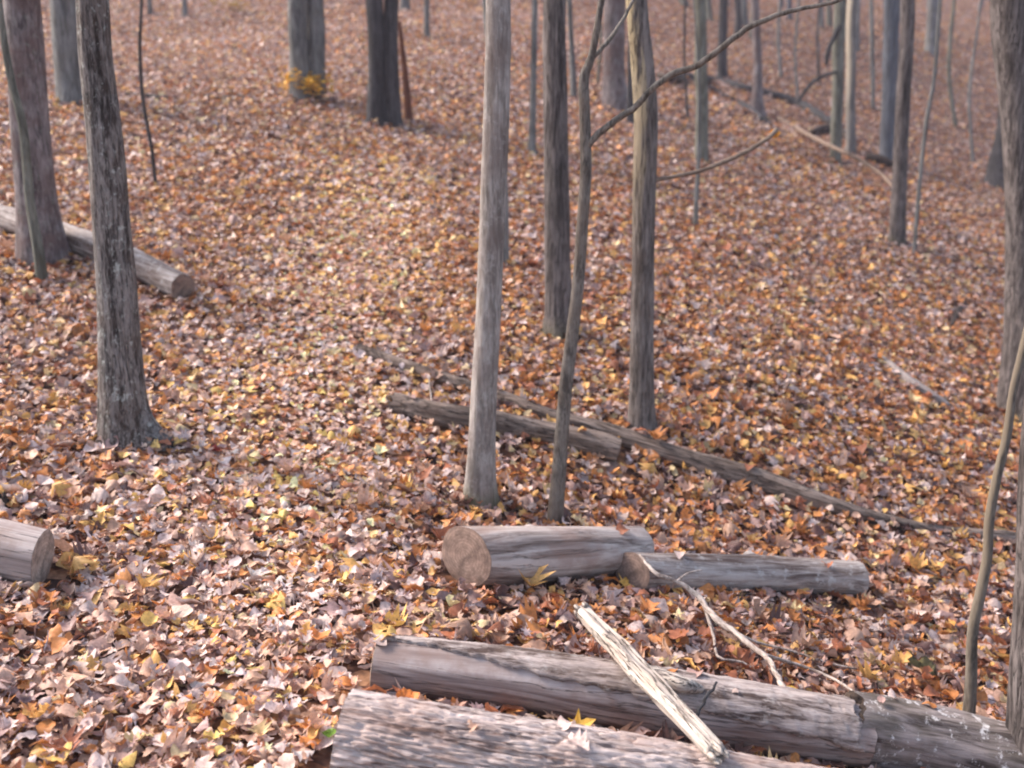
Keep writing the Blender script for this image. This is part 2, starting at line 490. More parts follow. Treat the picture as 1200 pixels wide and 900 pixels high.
def make_tree(name, label, cat, mat, pts, group=None, flare=0.35, amp=0.06, H=8.0, crown=True, seg=20, lobes=4, root=None, ydist=None, step=0.07, parent=None, base=None, sink=0.12, seed=None, tip=None):
    """pts: [(px, py, width_px) ...] from the base up; the base sits on the ground where its pixel's ray meets it"""
    rnd = random.Random(hash_name(label or name) if seed is None else seed)
    px, py, wpx = pts[0]
    if base is None:
        b, t = hit(px, py)
    else:
        b = base
    y = b.y
    P = []
    for (x_, y_, w_) in pts:
        q, t = at_y(x_, y_, y)
        P.append((q.x, y + 0 * q.z, q.z, w_ * t / F / 2))
    P = np.array(P)
    P[0, :3] = b
    r_top = P[-1, 3]
    z_top = P[-1, 2]
    if H is not None:                     # carry the trunk on above the picture's edge
        d = P[-1, :3] - P[-2, :3]; d = d / np.linalg.norm(d)
        zt = z_top; q = P[-1, :3].copy(); rr = r_top
        nst = 4
        for k in range(nst):
            d = d + np.array([rnd.uniform(-.06, .06), rnd.uniform(-.06, .06), .12]); d /= np.linalg.norm(d)
            q = q + d * (b.z + H - z_top) / nst
            rr = r_top * (1 - 0.8 * (k + 1) / nst)
            P = np.vstack([P, [q[0], q[1], q[2], max(rr, .006)]])
    # smooth resample, sparse above the picture
    total = np.sum(np.linalg.norm(np.diff(P[:, :3], axis=0), axis=1))
    n = max(12, int(total / step))
    n = min(n, 150)
    Q = catmull(P, n)
    Q[:, 3] = np.maximum(Q[:, 3], .002)
    for i in range(1, len(Q)):
        hgt = Q[i, 2] - b.z
        k = min(1, hgt / .5) * Q[i, 3] * .22
        Q[i, 0] += k * nz(hgt * 1.1, px * .13, 0); Q[i, 1] += k * nz(hgt * 1.1, px * .13, 9)
    start = Q[0].copy(); start[2] -= sink + P[0, 3] * .6
    Q = np.vstack([start, Q])
    sd = rnd.uniform(0, 50)
    r0 = P[0, 3]
    ang = [rnd.uniform(0, 6.28) for _ in range(lobes)]
    def disp(i, s, a, r):
        hgt = Q[i, 2] - b.z
        e = math.exp(-max(hgt, -.03) / (0.9 * r0 + .03))
        lob = 0.0
        for q_ in ang:
            lob += max(0, math.cos(a - q_)) ** 5
        ex = flare * r * e * (0.35 + 0.8 * lob)
        if root:
            ra, rl = root
            ex += rl * max(0, math.cos(a - ra)) ** 10 * math.exp(-max(hgt + .02, 0) / .06) * 1.0
        c, s_ = math.cos(a), math.sin(a)
        bump = amp * r * (nz(c * 1.6 + sd, s_ * 1.6, hgt * 1.7) + .6 * nz(c * 4 + sd, s_ * 4, hgt * 3.2))
        return ex + bump
    if parent is None:
        root_o = thing(name, label, cat, Matrix.Translation(b), group)
        tn = "trunk"
    else:
        root_o = parent; tn = "trunk"
    mb = MB()
    tube(mb, Q[:, :3], Q[:, 3], seg, disp)
    tr = mb.build(tn, mat, root_o)
    CULL.append((b.x, b.y, b.x, b.y, r0 * 1.1))
    if crown and H:
        zs = Q[:, 2]
        def basef(f):
            z = b.z + H * 0.45 + f * H * 0.53
            i = int(np.argmin(np.abs(zs - z)))
            return Vector(Q[i, :3])
        crown_mesh(basef, r_top if r_top > .02 else .02, H, rnd).build("crown", mat, root_o)
    return root_o, b, Q

def hash_name(s):
    h = 0
    for ch in s: h = (h * 131 + ord(ch)) % 1000003
    return h

def limb(parent, mat, pts, y0, y1=None, seg=8, name="branch", wob=0.004):
    """pts in pixels with widths, from depth y0 to y1"""
    y1 = y0 if y1 is None else y1
    n = len(pts)
    P = []
    for k, (x_, y_, w_) in enumerate(pts):
        q, t = at_y(x_, y_, y0 + (y1 - y0) * k / max(n - 1, 1))
        P.append((q.x, q.y, q.z, w_ * t / F / 2))
    m = max(8, n * 5)
    Q = catmull(P, m)
    for i in range(1, m):
        Q[i, 0] += wob * nz(i * .5, px_seed(pts), 1); Q[i, 2] += wob * nz(i * .5, px_seed(pts), 5)
    mb = MB(); tube(mb, Q[:, :3], np.maximum(Q[:, 3], .0008), seg)
    return mb.build(name, mat, parent)

def px_seed(pts): return pts[0][0] * .17 + pts[0][1] * .03

TG = "trees on the leafy slope"
# left group
t_, b1, _ = make_tree("tree", "thick mauve-grey smooth trunk near the left edge, above the fallen log", "tree", M_MAUVE,
          [(50, 305, 52), (46, 240, 46), (40, 150, 43), (33, 60, 41), (28, 0, 40)], TG, flare=.3, amp=.08, lobes=3)
sp_, bs, _ = make_tree("sapling", "thin grey leaning sapling crossing the mauve trunk at the left edge", "sapling", M_GREENGREY,
          [(50, 332, 13), (44, 285, 12), (36, 235, 11), (28, 150, 10), (14, 95, 9), (4, 40, 8), (-2, -10, 7)], "saplings", flare=.15, amp=.04, H=4.0, seg=10, lobes=2)
make_tree("tree", "blurred grey trunk between the mauve tree and the lichen-spotted tree", "tree", M_GREY,
          [(86, 120, 36), (80, 70, 34), (76, 0, 34)], TG, flare=.25)
t3, b3, _ = make_tree("tree", "rough grey trunk on the left, pale lichen and a spreading root at its foot", "tree", M_LICHEN,
          [(150, 516, 60), (145, 470, 51), (140, 400, 46), (132, 300, 43), (123, 200, 41), (113, 100, 37), (106, 0, 34)], TG, flare=.25, amp=.14, seg=48, step=.035, root=(math.pi * .5, .15), seed=5)
make_tree("sapling", "very thin crooked dark sapling right of the lichen-spotted tree", "sapling", M_VDARK,
          [(183, 218, 4.5), (177, 170, 4.5), (168, 120, 4.5), (164, 60, 4), (166, 0, 3.5)], "saplings", flare=.1, H=4, seg=6, amp=.04)
# twin grey tree
t4, b4, _ = make_tree("tree", "grey twin-stemmed tree high on the slope with yellow leaves at its foot", "tree", M_GREY,
          [(351, 116, 24), (350, 60, 22), (348, 0, 22)], TG, flare=.3, seg=14)
make_tree("tree", None, None, M_GREY, [(370, 84, 24), (369, 40, 21), (368, -5, 21)], parent=t4, flare=.2, base=Vector((at_y(369, 84, b4.y + .15)[0].x, b4.y + .15, g(0.0, b4.y) * 0 + at_y(369, 90, b4.y + .15)[0].z)), seg=14, seed=77)
# dark double stem
t5, b5, _ = make_tree("tree", "near-black double-stemmed tree high in the upper centre-left", "tree", M_VDARK,
          [(441, 146, 25), (440, 100, 21), (440, 50, 20), (439, 0, 20)], TG, flare=.25, seg=14)
make_tree("tree", None, None, M_VDARK, [(457, 140, 21), (458, 80, 18), (458, 40, 17), (459, -4, 17)], parent=t5, flare=.2, base=Vector((at_y(459, 140, b5.y)[0].x, b5.y + .05, at_y(459, 142, b5.y)[0].z)), seg=12, seed=78)
make_tree("sapling", "leaning reddish brown dead stem just right of the black double tree", "dead stem", M_RED,
          [(479, 143, 10), (476, 100, 8), (472, 60, 6), (468, 25, 4)], "saplings", flare=.2, H=None, crown=False, seg=8)
for (x0, y0, x1, w, lab) in [(500, 44, 500, 6.5, "slim grey stem to the right of the black double tree"),
                              (475, 13, 474, 11, "far grey trunk just showing above the reddish dead stem"),
                              (217, 20, 216, 6, "far thin stem at the top edge between the left trees"),
                              (176, 18, 175, 5, "far thin stem at the top edge above the crooked dark sapling")]:
    make_tree("tree", lab, "tree", M_GREY, [(x0, y0, w * 1.1), (x1, 0, w)], "far thin trees", flare=.2, seg=8, H=7, step=.3)
# centre
t6, b6, _ = make_tree("tree", "straight pale grey trunk with a mossy foot, nearest tree in the middle", "tree", M_PALE,
          [(562, 592, 35), (564, 540, 33), (568, 460, 31), (573, 350, 30), (578, 200, 30), (583, 80, 30), (585, 0, 30)], TG, flare=.28, amp=.07, seg=36, step=.035)
make_tree("tree", "thin dark tree half hidden behind the pale middle trunk", "tree", M_GREY,
          [(591, 313, 11), (590, 200, 10), (574, 60, 9), (570, 0, 9)], TG, flare=.2, seg=10)
make_tree("sapling", "slim grey sapling standing between the pale trunk and the dark rough trunk", "sapling", M_GREY,
          [(623, 182, 9), (625, 100, 7.5), (627, 0, 7)], "saplings", flare=.6, seg=8, H=6)
t8, b8, _ = make_tree("tree", "dark rough-barked trunk behind the forked sapling in the middle", "tree", M_DARK,
          [(655, 394, 35), (655, 350, 31), (653, 250, 29), (652, 120, 28), (650, 0, 27)], TG, flare=.35, amp=.09, seg=32, step=.05)
y9 = hit(650, 616)[0].y
t9, b9, q9 = make_tree("sapling", "forked sapling standing behind the thick sawn log, with a long branch sweeping right", "sapling", M_SAP,
          [(650, 616, 19), (656, 540, 17), (662, 460, 16), (669, 400, 15), (677, 330, 14), (682, 260, 14), (686, 200, 13.5), (685, 140, 13), (684, 92, 12), (692, 70, 9), (699, 35, 8), (705, 0, 7)], "saplings", flare=.08, amp=.04, seg=20, H=3.6, step=.03, crown=False)
limb(t9, M_SAP, [(686, 174, 9), (700, 158, 8.5), (722, 141, 8), (746, 124, 7.5), (764, 104, 7.5), (790, 86, 8), (815, 78, 7.5), (838, 62, 7.5), (868, 38, 7), (895, 24, 6.5), (930, 12, 5.5), (975, 3, 4.5), (1010, -14, 3.5)], y9, y9 - .25, seg=10)
limb(t9, M_SAP, [(688, 74, 7), (704, 58, 5.5), (716, 44, 5), (727, 28, 4.5), (738, 8, 4), (748, -15, 3)], y9, y9 + .15)
make_tree("sapling", "faint slender grey stem just right of the forked sapling, far up the slope", "sapling", M_GREY,
          [(673, 116, 9), (670, 60, 6.5), (667, 0, 6)], "saplings", flare=.2, seg=8, H=6)
make_tree("tree", "broad purplish grey trunk seen between the forked sapling and the yellow-sided tree", "tree", M_MAUVE,
          [(722, 128, 30), (720, 70, 25), (719, 0, 25)], TG, flare=.3, seg=14)
make_tree("tree", "narrow blackish stem touching the yellow-sided tree, behind it on the left", "tree", M_VDARK,
          [(739, 146, 10), (739, 80, 8), (741, 0, 7)], TG, flare=.2, seg=10)
t12, b12, q12 = make_tree("tree", "straight tree with a bare yellowish strip down its left side, right of centre", "tree", M_SUNSTRIP,  # yellowish strip is sunlight painted into the bark colour; label seeds the trunk
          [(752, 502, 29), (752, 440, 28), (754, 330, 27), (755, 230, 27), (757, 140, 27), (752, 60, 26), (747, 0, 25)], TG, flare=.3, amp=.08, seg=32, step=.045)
limb(t12, M_BROKEN, [(764, 212, 5), (790, 207, 5), (818, 201, 5), (848, 190, 5.5), (874, 178, 5.5), (900, 162, 5.5), (910, 152, 6)], b12.y, b12.y + .3)
# right of centre
make_tree("tree", "medium grey-green trunk ending on the slope below the sweeping branch", "tree", M_GREENGREY,
          [(822, 190, 16), (822, 120, 15), (821, 60, 15), (820, 0, 14)], TG, flare=.15, seg=12)
make_tree("sapling", "short thin stem low on the slope under the grey-green trunk", "sapling", M_GREY,
          [(815, 266, 6), (816, 230, 5.5), (818, 190, 5)], "saplings", flare=.2, seg=8, H=2.2, crown=False)
make_tree("tree", "slim dark trunk above the sweeping branch, left of its paler neighbour", "tree", M_VDARK,
          [(846, 90, 12), (847, 40, 11), (848, 0, 10)], TG, flare=.2, seg=10)
make_tree("tree", "thin blackish stem at the top edge, just right of the slim dark trunk", "tree", M_VDARK,
          [(865, 42, 10), (865, 20, 8), (864, 0, 8)], TG, flare=.2, seg=10)
make_tree("tree", "pale purplish stump-footed trunk beside the dark fallen branch", "tree", M_MAUVE,
          [(887, 138, 17), (888, 90, 11), (886, 40, 10), (884, 0, 9)], TG, flare=.6, seg=12)
t17, b17, _ = make_tree("tree", "grey-green trunk with a dark broken limb, left one of a close pair", "tree", M_GREENGREY,
          [(979, 192, 13), (981, 120, 13), (983, 50, 14), (985, 0, 14)], TG, flare=.15, seg=12)
limb(t17, M_VDARK, [(984, 30, 6), (975, 48, 6), (970, 62, 6), (968, 76, 4)], b17.y - .1)
limb(t17, M_VDARK, [(980, 84, 3.5), (968, 88, 4), (955, 94, 4.5), (944, 106, 4.5), (935, 120, 4)], b17.y - .08)
make_tree("tree", "slender trunk with a cream-white bare scar, right one of the close pair", "tree", M_WHITESPOT,
          [(997, 178, 12), (997, 110, 11), (997, 50, 11), (999, 0, 11)], TG, flare=.15, seg=12)
make_tree("tree", "blue-grey trunk close to the left of the dark leaning tree on the right", "tree", M_BLUEGREY,
          [(1041, 190, 20), (1043, 110, 18), (1045, 0, 18)], TG, flare=.12, seg=14)
t20, b20, _ = make_tree("tree", "dark slim tree standing by itself on the right, its foot lowest of the far trees", "tree", M_DARK,
          [(1051, 287, 20), (1054, 220, 17), (1059, 110, 16), (1064, 0, 16)], TG, flare=.12, seg=16)
make_tree("sapling", "faint crooked stem just right of the dark slim tree", "sapling", M_GREY,
          [(1071, 300, 4.5), (1077, 220, 4.5), (1086, 140, 4.5), (1095, 90, 4.5), (1102, 0, 4)], "saplings", flare=.1, seg=6, H=6)
make_tree("sapling", "faint straight far stem left of the blue-grey trunk", "sapling", M_GREY,
          [(1023, 128, 5), (1022, 60, 5), (1021, 0, 5)], "saplings", flare=.1, seg=6, H=6)
make_tree("tree", "hazy grey trunk at the top edge right of the dark slim tree", "tree", M_GREY,
          [(1090, 64, 13), (1091, 30, 11), (1092, 0, 11)], TG, flare=.2, seg=10)
make_tree("tree", "blackish trunk flaring like a cone at its foot, near the right edge", "tree", M_VDARK,
          [(1169, 220, 32), (1172, 190, 24), (1176, 150, 16), (1179, 80, 14), (1180, 0, 13)], TG, flare=.3, seg=14)
t23, b23, _ = make_tree("tree", "broad dark trunk on the right edge, standing on the slope behind the near trunk", "tree", M_DARK,
          [(1196, 492, 52), (1196, 420, 44), (1198, 300, 38), (1194, 200, 36), (1192, 100, 40), (1188, 0, 44)], TG, flare=.12, amp=.08, seg=28, step=.05)
bn, _t = hit(1206, 925)
make_tree("tree", "nearest blurred dark trunk cut off by the right edge at the bottom", "tree", M_DARK,
          [(1218, 935, 80), (1219, 820, 68), (1221, 700, 62), (1222, 550, 54), (1236, 350, 50), (1252, 150, 47), (1264, 0, 44)], TG, flare=.12, amp=.07, seg=36, step=.04)
t25, b25, _ = make_tree("sapling", "crooked olive sapling with a yellowish left side at the lower right, beside the near trunk", "sapling", M_SUNSAP,
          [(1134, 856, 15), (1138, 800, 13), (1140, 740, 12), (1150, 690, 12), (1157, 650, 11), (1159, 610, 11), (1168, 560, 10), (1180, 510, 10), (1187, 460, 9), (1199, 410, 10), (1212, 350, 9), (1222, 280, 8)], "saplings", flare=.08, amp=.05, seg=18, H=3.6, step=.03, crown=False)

# far hillside trees that close the top right corner
far = []
rf = random.Random(21)
mats = [M_GREY, M_BLUEGREY, M_VDARK, M_GREENGREY, M_MAUVE]
for k in range(26):
    px = 780 + 430 * rf.random() ** .8
    py = rf.uniform(8, 62) if px > 880 else rf.uniform(4, 40)
    wd = rf.uniform(4, 9)
    if any(abs(px - q) < 9 for q in far): continue
    far.append(px)
    make_tree("tree", "hazy far trunk on the opposite hillside along the top right edge", "tree", rf.choice(mats),
              [(px, py, wd * 1.15), (px + rf.uniform(-4, 4), 0, wd)], "far trees on the opposite hillside", flare=.15, seg=7, H=9, step=.6, seed=k + 100)

for k, (pts, lab) in enumerate([
    ([(935, 118, 3.5), (932, 60, 3), (936, 0, 3)], "faint thin stem rising behind the dark fallen branch in the upper right"),
    ([(960, 100, 3.5), (958, 40, 3), (961, 0, 3)], "faint thin stem just left of the close pair of trunks"),
    ([(1120, 150, 5), (1112, 80, 4.5), (1118, 0, 4)], "hazy thin bent stem between the dark slim tree and the cone-footed tree"),
    ([(1140, 190, 4), (1136, 110, 3.5), (1146, 30, 3), (1150, 0, 3)], "hazy thin stem left of the cone-footed tree"),
    ([(806, 140, 3.5), (802, 70, 3), (803, 0, 3)], "thin far stem left of the grey-green trunk below the sweeping branch"),
    ([(700, 100, 4), (704, 50, 3.5), (702, 0, 3)], "thin far stem right behind the forked sapling's top"),
    ([(915, 90, 4), (912, 40, 4), (914, 0, 4)], "thin far stem just right of the stump-footed trunk")]):
    make_tree("sapling", lab, "sapling", [M_GREY, M_VDARK, M_GREENGREY][k % 3], pts, "saplings", flare=.2, seg=6, H=6, step=.2)

# ---------------------------------------------------------------- logs
def log_frame(p0, p1):
    d = (Vector(p1) - Vector(p0)).normalized()
    z = Vector((0, 0, 1)); y = z.cross(d).normalized(); z = d.cross(y)
    m = Matrix((d, y, z)).transposed().to_4x4(); m.translation = Vector(p0)
    return m

def make_log(name, label, cat, mat, pts, disp=None, seg=40, n=80, cut0=None, cut1=None, skew0=0.0, skew1=0.0, group="logs lying on the leaves", P=None, cull=1.0, rough=.05, sinkf=0.04, knots=0, jag0=0, jag1=0, bot0=None):
    """pts: axis pixels with width px; each control point rests on the ground"""
    if P is None:
        P = []
        for (x_, y_, w_) in pts:
            q, t = hit(x_, y_, 0.0, w_ / 2 * (1 - sinkf))
            P.append((q.x, q.y, q.z, w_ / 2 * t / F))
    P = np.array(P, float)
    M = log_frame(P[0, :3], P[-1, :3])
    o = thing(name, label, cat, M, group)
    Q = catmull(P, n)
    sd = P[0, 0] * 13.7
    Lt = np.sum(np.linalg.norm(np.diff(Q[:, :3], axis=0), axis=1))
    base = disp or (lambda i, s, a, r: r * rough * (nz(math.cos(a) * 1.3 + sd, math.sin(a) * 1.3, s * 2.2) * 1.2 + .5 * nz(math.cos(a) * 4 + sd, math.sin(a) * 4, s * 5)))
    kn = [(random.uniform(.1, .9) * Lt, random.uniform(-1.2, .3)) for _ in range(knots)]
    def dd(i, s, a, r):
        e = base(i, s, a, r)
        for (ks, ka) in kn:
            da = (a - ka + math.pi) % (2 * math.pi) - math.pi
            e += r * .28 * math.exp(-((s - ks) ** 2 + (da * r) ** 2) / (r * .28) ** 2)
        return e
    T, N, B = frames(Q[:, :3])
    mb = MB()
    V = []
    L = np.concatenate([[0], np.cumsum(np.linalg.norm(np.diff(Q[:, :3], axis=0), axis=1))])
    for i in range(n):
        e0 = max(0, 1 - L[i] / .12); e1 = max(0, 1 - (Lt - L[i]) / .12)
        for j in range(seg):
            a = 2 * math.pi * j / seg
            r = Q[i, 3] + dd(i, L[i], a, Q[i, 3])
            c = N[i] * math.cos(a) + B[i] * math.sin(a)
            sk = (c @ np.array([0, -1.0, 0])) * r
            sh = skew0 * e0 * sk + skew1 * e1 * sk
            if jag0: sh += -jag0 * e0 * (nz(a * 2.2, sd, 3) + .6 * nz(a * 7, sd, 3)) * 1.0
            if jag1: sh += jag1 * e1 * (nz(a * 2.2, sd, 8) + .6 * nz(a * 7, sd, 8)) * 1.0
            V.append(Q[i, :3] + c * r + T[i] * sh)
    V = np.array(V)
    Fc = [(i * seg + j, i * seg + (j + 1) % seg, (i + 1) * seg + (j + 1) % seg, (i + 1) * seg + j) for i in range(n - 1) for j in range(seg)]
    mb.add(V, Fc)
    body = mb.build("trunk_section", mat, o)
    for (end, cm, i0, sg, jg) in ((0, cut0, 0, -1, jag0), (1, cut1, n - 1, 1, jag1)):
        ring = V[i0 * seg:(i0 + 1) * seg]
        c = ring.mean(0)
        cap = MB(); VV = [c + T[i0] * sg * (0.004)]; FF = []
        K = 6
        for k in range(1, K + 1):
            f = k / K
            for j in range(seg):
                p = c + (ring[j] - c) * (f if k < K else .998) + T[i0] * sg * (0.004 if k < K else .001)
                if jg and k < K: p = p + T[i0] * sg * jg * .8 * nz(p[1] * 60, p[2] * 60, sd)
                VV.append(p)
        for j in range(seg):
            FF.append((0, 1 + j, 1 + (j + 1) % seg))
        for k in range(K - 1):
            for j in range(seg):
                a_, b_ = 1 + k * seg + j, 1 + k * seg + (j + 1) % seg
                FF.append((a_, a_ + seg, b_ + seg, b_))
        if sg > 0: pass
        cap.add(VV, FF)
        cap.build("cut_end" if cm in (M_CUT, M_CUT2) else "broken_end", cm or mat, o)
    for i in range(0, n - 1, 4):
        k = min(i + 4, n - 1)
        CULL.append((Q[i, 0], Q[i, 1], Q[k, 0], Q[k, 1], Q[i, 3] * cull))
    LOGQ.append(Q)
    return o, Q
LOGQ = []

# 1 left sawn log
make_log("log", "smooth pale lilac sawn log poking in from the left edge", "log", M_LOGBARE,
         [(50, 654, 66), (-15, 640, 68), (-90, 626, 68)], cut0=M_CUT2, skew0=-.25, seg=48, n=60)
# 2 thick sawn log in the centre
qa, ta = hit(546, 652, 0, 34); qb, tb = hit(745, 642, 0, 22)
make_log("log", "thick smooth brown sawn log in the middle, its round cut end facing left", "log", M_LOGSMOOTH,
         [(546, 652, 71), (640, 650, 64), (748, 643, 54)], cut0=M_CUT, cut1=M_CUT, skew0=.55, seg=64, n=90, knots=1)
# 3 thinner log to its right
make_log("log", "slimmer grey bark-covered sawn log lying right of the thick one", "log", M_LOGGREY,
         [(741, 670, 46), (870, 673, 46), (1005, 679, 43)], cut0=M_CUT, cut1=M_CUT, skew0=.5, seg=56, n=110, knots=2)
# 4 long bare log with a bark sheet
o4, Q4 = make_log("log", "long bare mauve-grey log with a ragged sheet of bark left along its top", "log", M_LOGBARE,
         [(440, 779, 62), (620, 800, 68), (820, 832, 74), (1012, 863, 72)], cut0=M_CUT2, cut1=M_DECAY, jag1=.006, seg=64, n=150, rough=.035)
T4, N4, B4 = frames(Q4[:, :3])
mb = MB()
n4 = len(Q4); L4 = np.concatenate([[0], np.cumsum(np.linalg.norm(np.diff(Q4[:, :3], axis=0), axis=1))]); L4t = L4[-1]
sgnB = 1 if (B4[0] @ np.array([0, -1.0, 0])) > 0 else -1
KA = 26
iend = n4 - 2
rows = range(2, iend)
VV = []; FF = []
for ii in rows:
    s = L4[ii]; f = s / L4t
    edge = np.interp(f, [0, .1, .35, .5, .65, .8, .95, 1], [-12, 5, 45, 52, 58, 72, 80, 84])
    edge += 7 * nz(s * 9, 3.1, 0) + 5 * nz(s * 30, 1.1, 0) + 4 * nz(s * 75, 7.7, 0)
    a0_, a1_ = R(-140), R(edge)
    for k in range(KA + 1):
        a = a0_ + (a1_ - a0_) * k / KA
        c = N4[ii] * math.cos(a) + B4[ii] * math.sin(a) * sgnB
        r = Q4[ii, 3] * 1.01 + .011 + .0045 * nz(a * 9, s * 7, 2) + .004 * nz(a * 22, s * 16, 5) - .0
        fr = max(0, (ii - (n4 - 16)) / 16)
        VV.append(Q4[ii, :3] + c * r - T4[ii] * fr * (.035 + .05 * nz(a * 4, 2.2, 0) + .03 * nz(a * 13, 2.2, 0)))
    c = N4[ii] * math.cos(a1_) + B4[ii] * math.sin(a1_) * sgnB
    VV.append(Q4[ii, :3] + c * Q4[ii, 3] * .96)
W = KA + 2
m = len(list(rows))
for i in range(m - 1):
    for k in range(W - 1):
        FF.append((i * W + k, i * W + k + 1, (i + 1) * W + k + 1, (i + 1) * W + k))
# end skirt down to the wood at the right
last = (m - 1) * W; ii = iend - 1
base_n = len(VV)
for k in range(W - 1):
    a = R(-140) + (R(80) + R(140)) * k / KA
    c = N4[ii] * math.cos(a) + B4[ii] * math.sin(a) * sgnB
    VV.append(np.array(VV[last + k]) - c * .024)
for k in range(W - 2):
    FF.append((last + k, last + k + 1, base_n + k + 1, base_n + k))
# and at the left
base_n = len(VV); ii = 2
for k in range(W - 1):
    c = np.array(VV[k]) - Q4[ii, :3]
    VV.append(Q4[ii, :3] + c / np.linalg.norm(c) * Q4[ii, 3] * .95)
for k in range(W - 2):
    FF.append((k, k + 1, base_n + k + 1, base_n + k))
mb.add(VV, FF)
sheet = mb.build("bark_sheet", M_LOGBARK, o4)
sheet["label"] = "ragged grey bark sheet peeling from the top of the bare log"
# 4b mossy log end to end with it
rd = furrow(.006)
make_log("log", "rough lichen-spotted log at the lower right, ending at the near trunk", "log", M_LOGLICHEN,
         [(996, 852, 80), (1090, 868, 77), (1190, 890, 80)], seg=64, n=70, jag0=.02, jag1=.02, cut0=M_DECAY, cut1=M_DECAY, rough=.12)
# 5 furrowed log across the bottom
def ridges(i, s, a, r):
    u = a * r
    w_ = nz(u * 9, s * 2.0, 1.0) * .02
    v1 = abs(nz((u + w_) * 84, s * 9 + u * 6, 4.0))
    v2 = abs(nz((u + w_) * 150, s * 16, 9.0))
    return -.010 * max(0, 1 - v1 * 4) + .006 * min(v2 * 3, 1) + r * .03 * nz(math.cos(a) * 1.2, math.sin(a) * 1.2, s * 2)
o5, Q5 = make_log("log", "biggest log, deeply furrowed pale bark, running along the bottom edge", "log", M_FURROW,
         [(402, 866, 110), (700, 915, 112), (1010, 968, 112)], disp=ridges, seg=250, n=360, cut0=M_CUT, cut1=M_CUT, cull=.95)
# 6, 7 thin old logs mid-slope
make_log("log", "short weathered log of two lengths lying behind the pale trunk, broken in the middle", "log", M_LOGOLD,
         [(462, 472, 26), (520, 486, 29), (580, 496, 30), (640, 506, 28), (690, 518, 30), (724, 528, 28)], seg=28, n=90, jag0=.03, cut0=M_DECAY, cut1=M_CUT, rough=.2, sinkf=.15)
make_log("log", "very long thin fallen trunk running down the slope from centre towards the right edge", "log", M_LOGOLD,
         [(422, 410, 15), (480, 430, 14), (540, 449, 15), (600, 470, 17), (650, 489, 17), (720, 508, 20), (780, 529, 22), (840, 548, 23), (900, 566, 22), (960, 587, 20), (1010, 602, 16), (1080, 618, 11), (1130, 624, 8)], seg=22, n=220, jag0=.02, cut0=M_DECAY, rough=.2, sinkf=.1, group="logs lying on the leaves")
# 8 left log behind the trees
make_log("log", "grey log with a pale bare patch at its cut end, lying behind the lichen-spotted tree", "log", M_LOGGREY,
         [(214, 336, 32), (150, 305, 33), (80, 278, 32), (0, 254, 29), (-60, 232, 27)], seg=36, n=110, cut0=M_CUT, skew0=0, rough=.1)
# 9.. fallen branches
def make_branch(name, label, mat, pts, cat="branch", group="fallen branches", lift=0.0, seg=9, twigs=(), n=None, cull=True, wob=.006, jag=False):
    P = []
    for p in pts:
        x_, y_, w_ = p[:3]; l_ = p[3] if len(p) > 3 else lift
        q, t = hit(x_, y_, l_, w_ / 2)
        P.append((q.x, q.y, q.z, w_ / 2 * t / F))
    P = np.array(P)
    M = log_frame(P[0, :3], P[-1, :3])
    n = n or len(P) * 7
    Q = catmull(P, n)
    for i in range(n):
        Q[i, 0] += wob * nz(i * .35, P[0, 0] * 9, 1); Q[i, 2] += wob * .6 * nz(i * .35, P[0, 0] * 9, 5)
    mb = MB(); tube(mb, Q[:, :3], np.maximum(Q[:, 3], .0008), seg, disp=lambda i, s, a, r: r * .22 * nz(math.cos(a) * 1.3, math.sin(a) * 1.3 + P[0, 0] * 5, s * 14))
    if not twigs:
        o = mb.build(name, mat, None, M)
        tag(o, label, cat, group)
    else:
        o = thing(name, label, cat, M, group)
        mb.build("stem", mat, o)
        for tw in twigs:
            PT = []
            for p in tw:
                x_, y_, w_ = p[:3]; l_ = p[3] if len(p) > 3 else lift
                q, t = hit(x_, y_, l_, w_ / 2)
                PT.append((q.x, q.y, q.z, w_ / 2 * t / F))
            # start the twig on the stem
            j = int(np.argmin(np.sum((Q[:, :3] - np.array(PT[0][:3])) ** 2, axis=1)))
            PT[0] = tuple(Q[j, :3]) + (PT[0][3],)
            QT = catmull(PT, 14)
            m2 = MB(); tube(m2, QT[:, :3], np.maximum(QT[:, 3], .0006), 6)
            m2.build("twig", mat, o)
    if cull:
        for i in range(0, len(Q) - 1, 3):
            k = min(i + 3, len(Q) - 1)
            CULL.append((Q[i, 0], Q[i, 1], Q[k, 0], Q[k, 1], Q[i, 3] * .8))
    return o

make_branch("branch", "grey bare branch lying alone on the leaves at the right", M_GREYX, [(1034, 421, 10), (1060, 443, 13), (1085, 460, 13), (1112, 476, 8)])
make_branch("log_piece", "low dark log piece at the right edge, past the end of the long thin trunk", M_LOGOLD, [(1120, 622, 10), (1150, 627, 15), (1230, 634, 16)], cat="log", group="logs lying on the leaves")
make_branch("branch", "dark crooked fallen branch in the upper right, above the orange-tipped stick", M_VDARK,
            [(790, 88, 8), (830, 92, 7), (870, 102, 8), (905, 110, 8), (935, 120, 10), (962, 136, 10), (985, 150, 8)],)
make_branch("branch", "second dark fallen branch running down to the foot of the purplish trunk", M_VDARK,
            [(832, 104, 6), (850, 114, 7), (872, 124, 8), (892, 140, 9), (904, 146, 6)])
make_branch("branch", "long arched brown branch in the upper right coming down to the dark slim tree", M_BROKEN,
            [(912, 138, 4), (940, 154, 4.5, .1), (975, 172, 4.5, .2), (1005, 186, 4.5, .25), (1030, 202, 4, .2), (1052, 224, 3.5, .15)], cull=False)
make_branch("branch", "dark rotten limb piece lying near the blue-grey trunk", M_DECAY, [(950, 155, 8), (975, 150, 10), (1000, 165, 8)])
make_branch("branch", "low brown limb piece left of the blue-grey trunk's foot", M_DECAY, [(1015, 183, 8), (1030, 186, 10), (1046, 192, 7)])
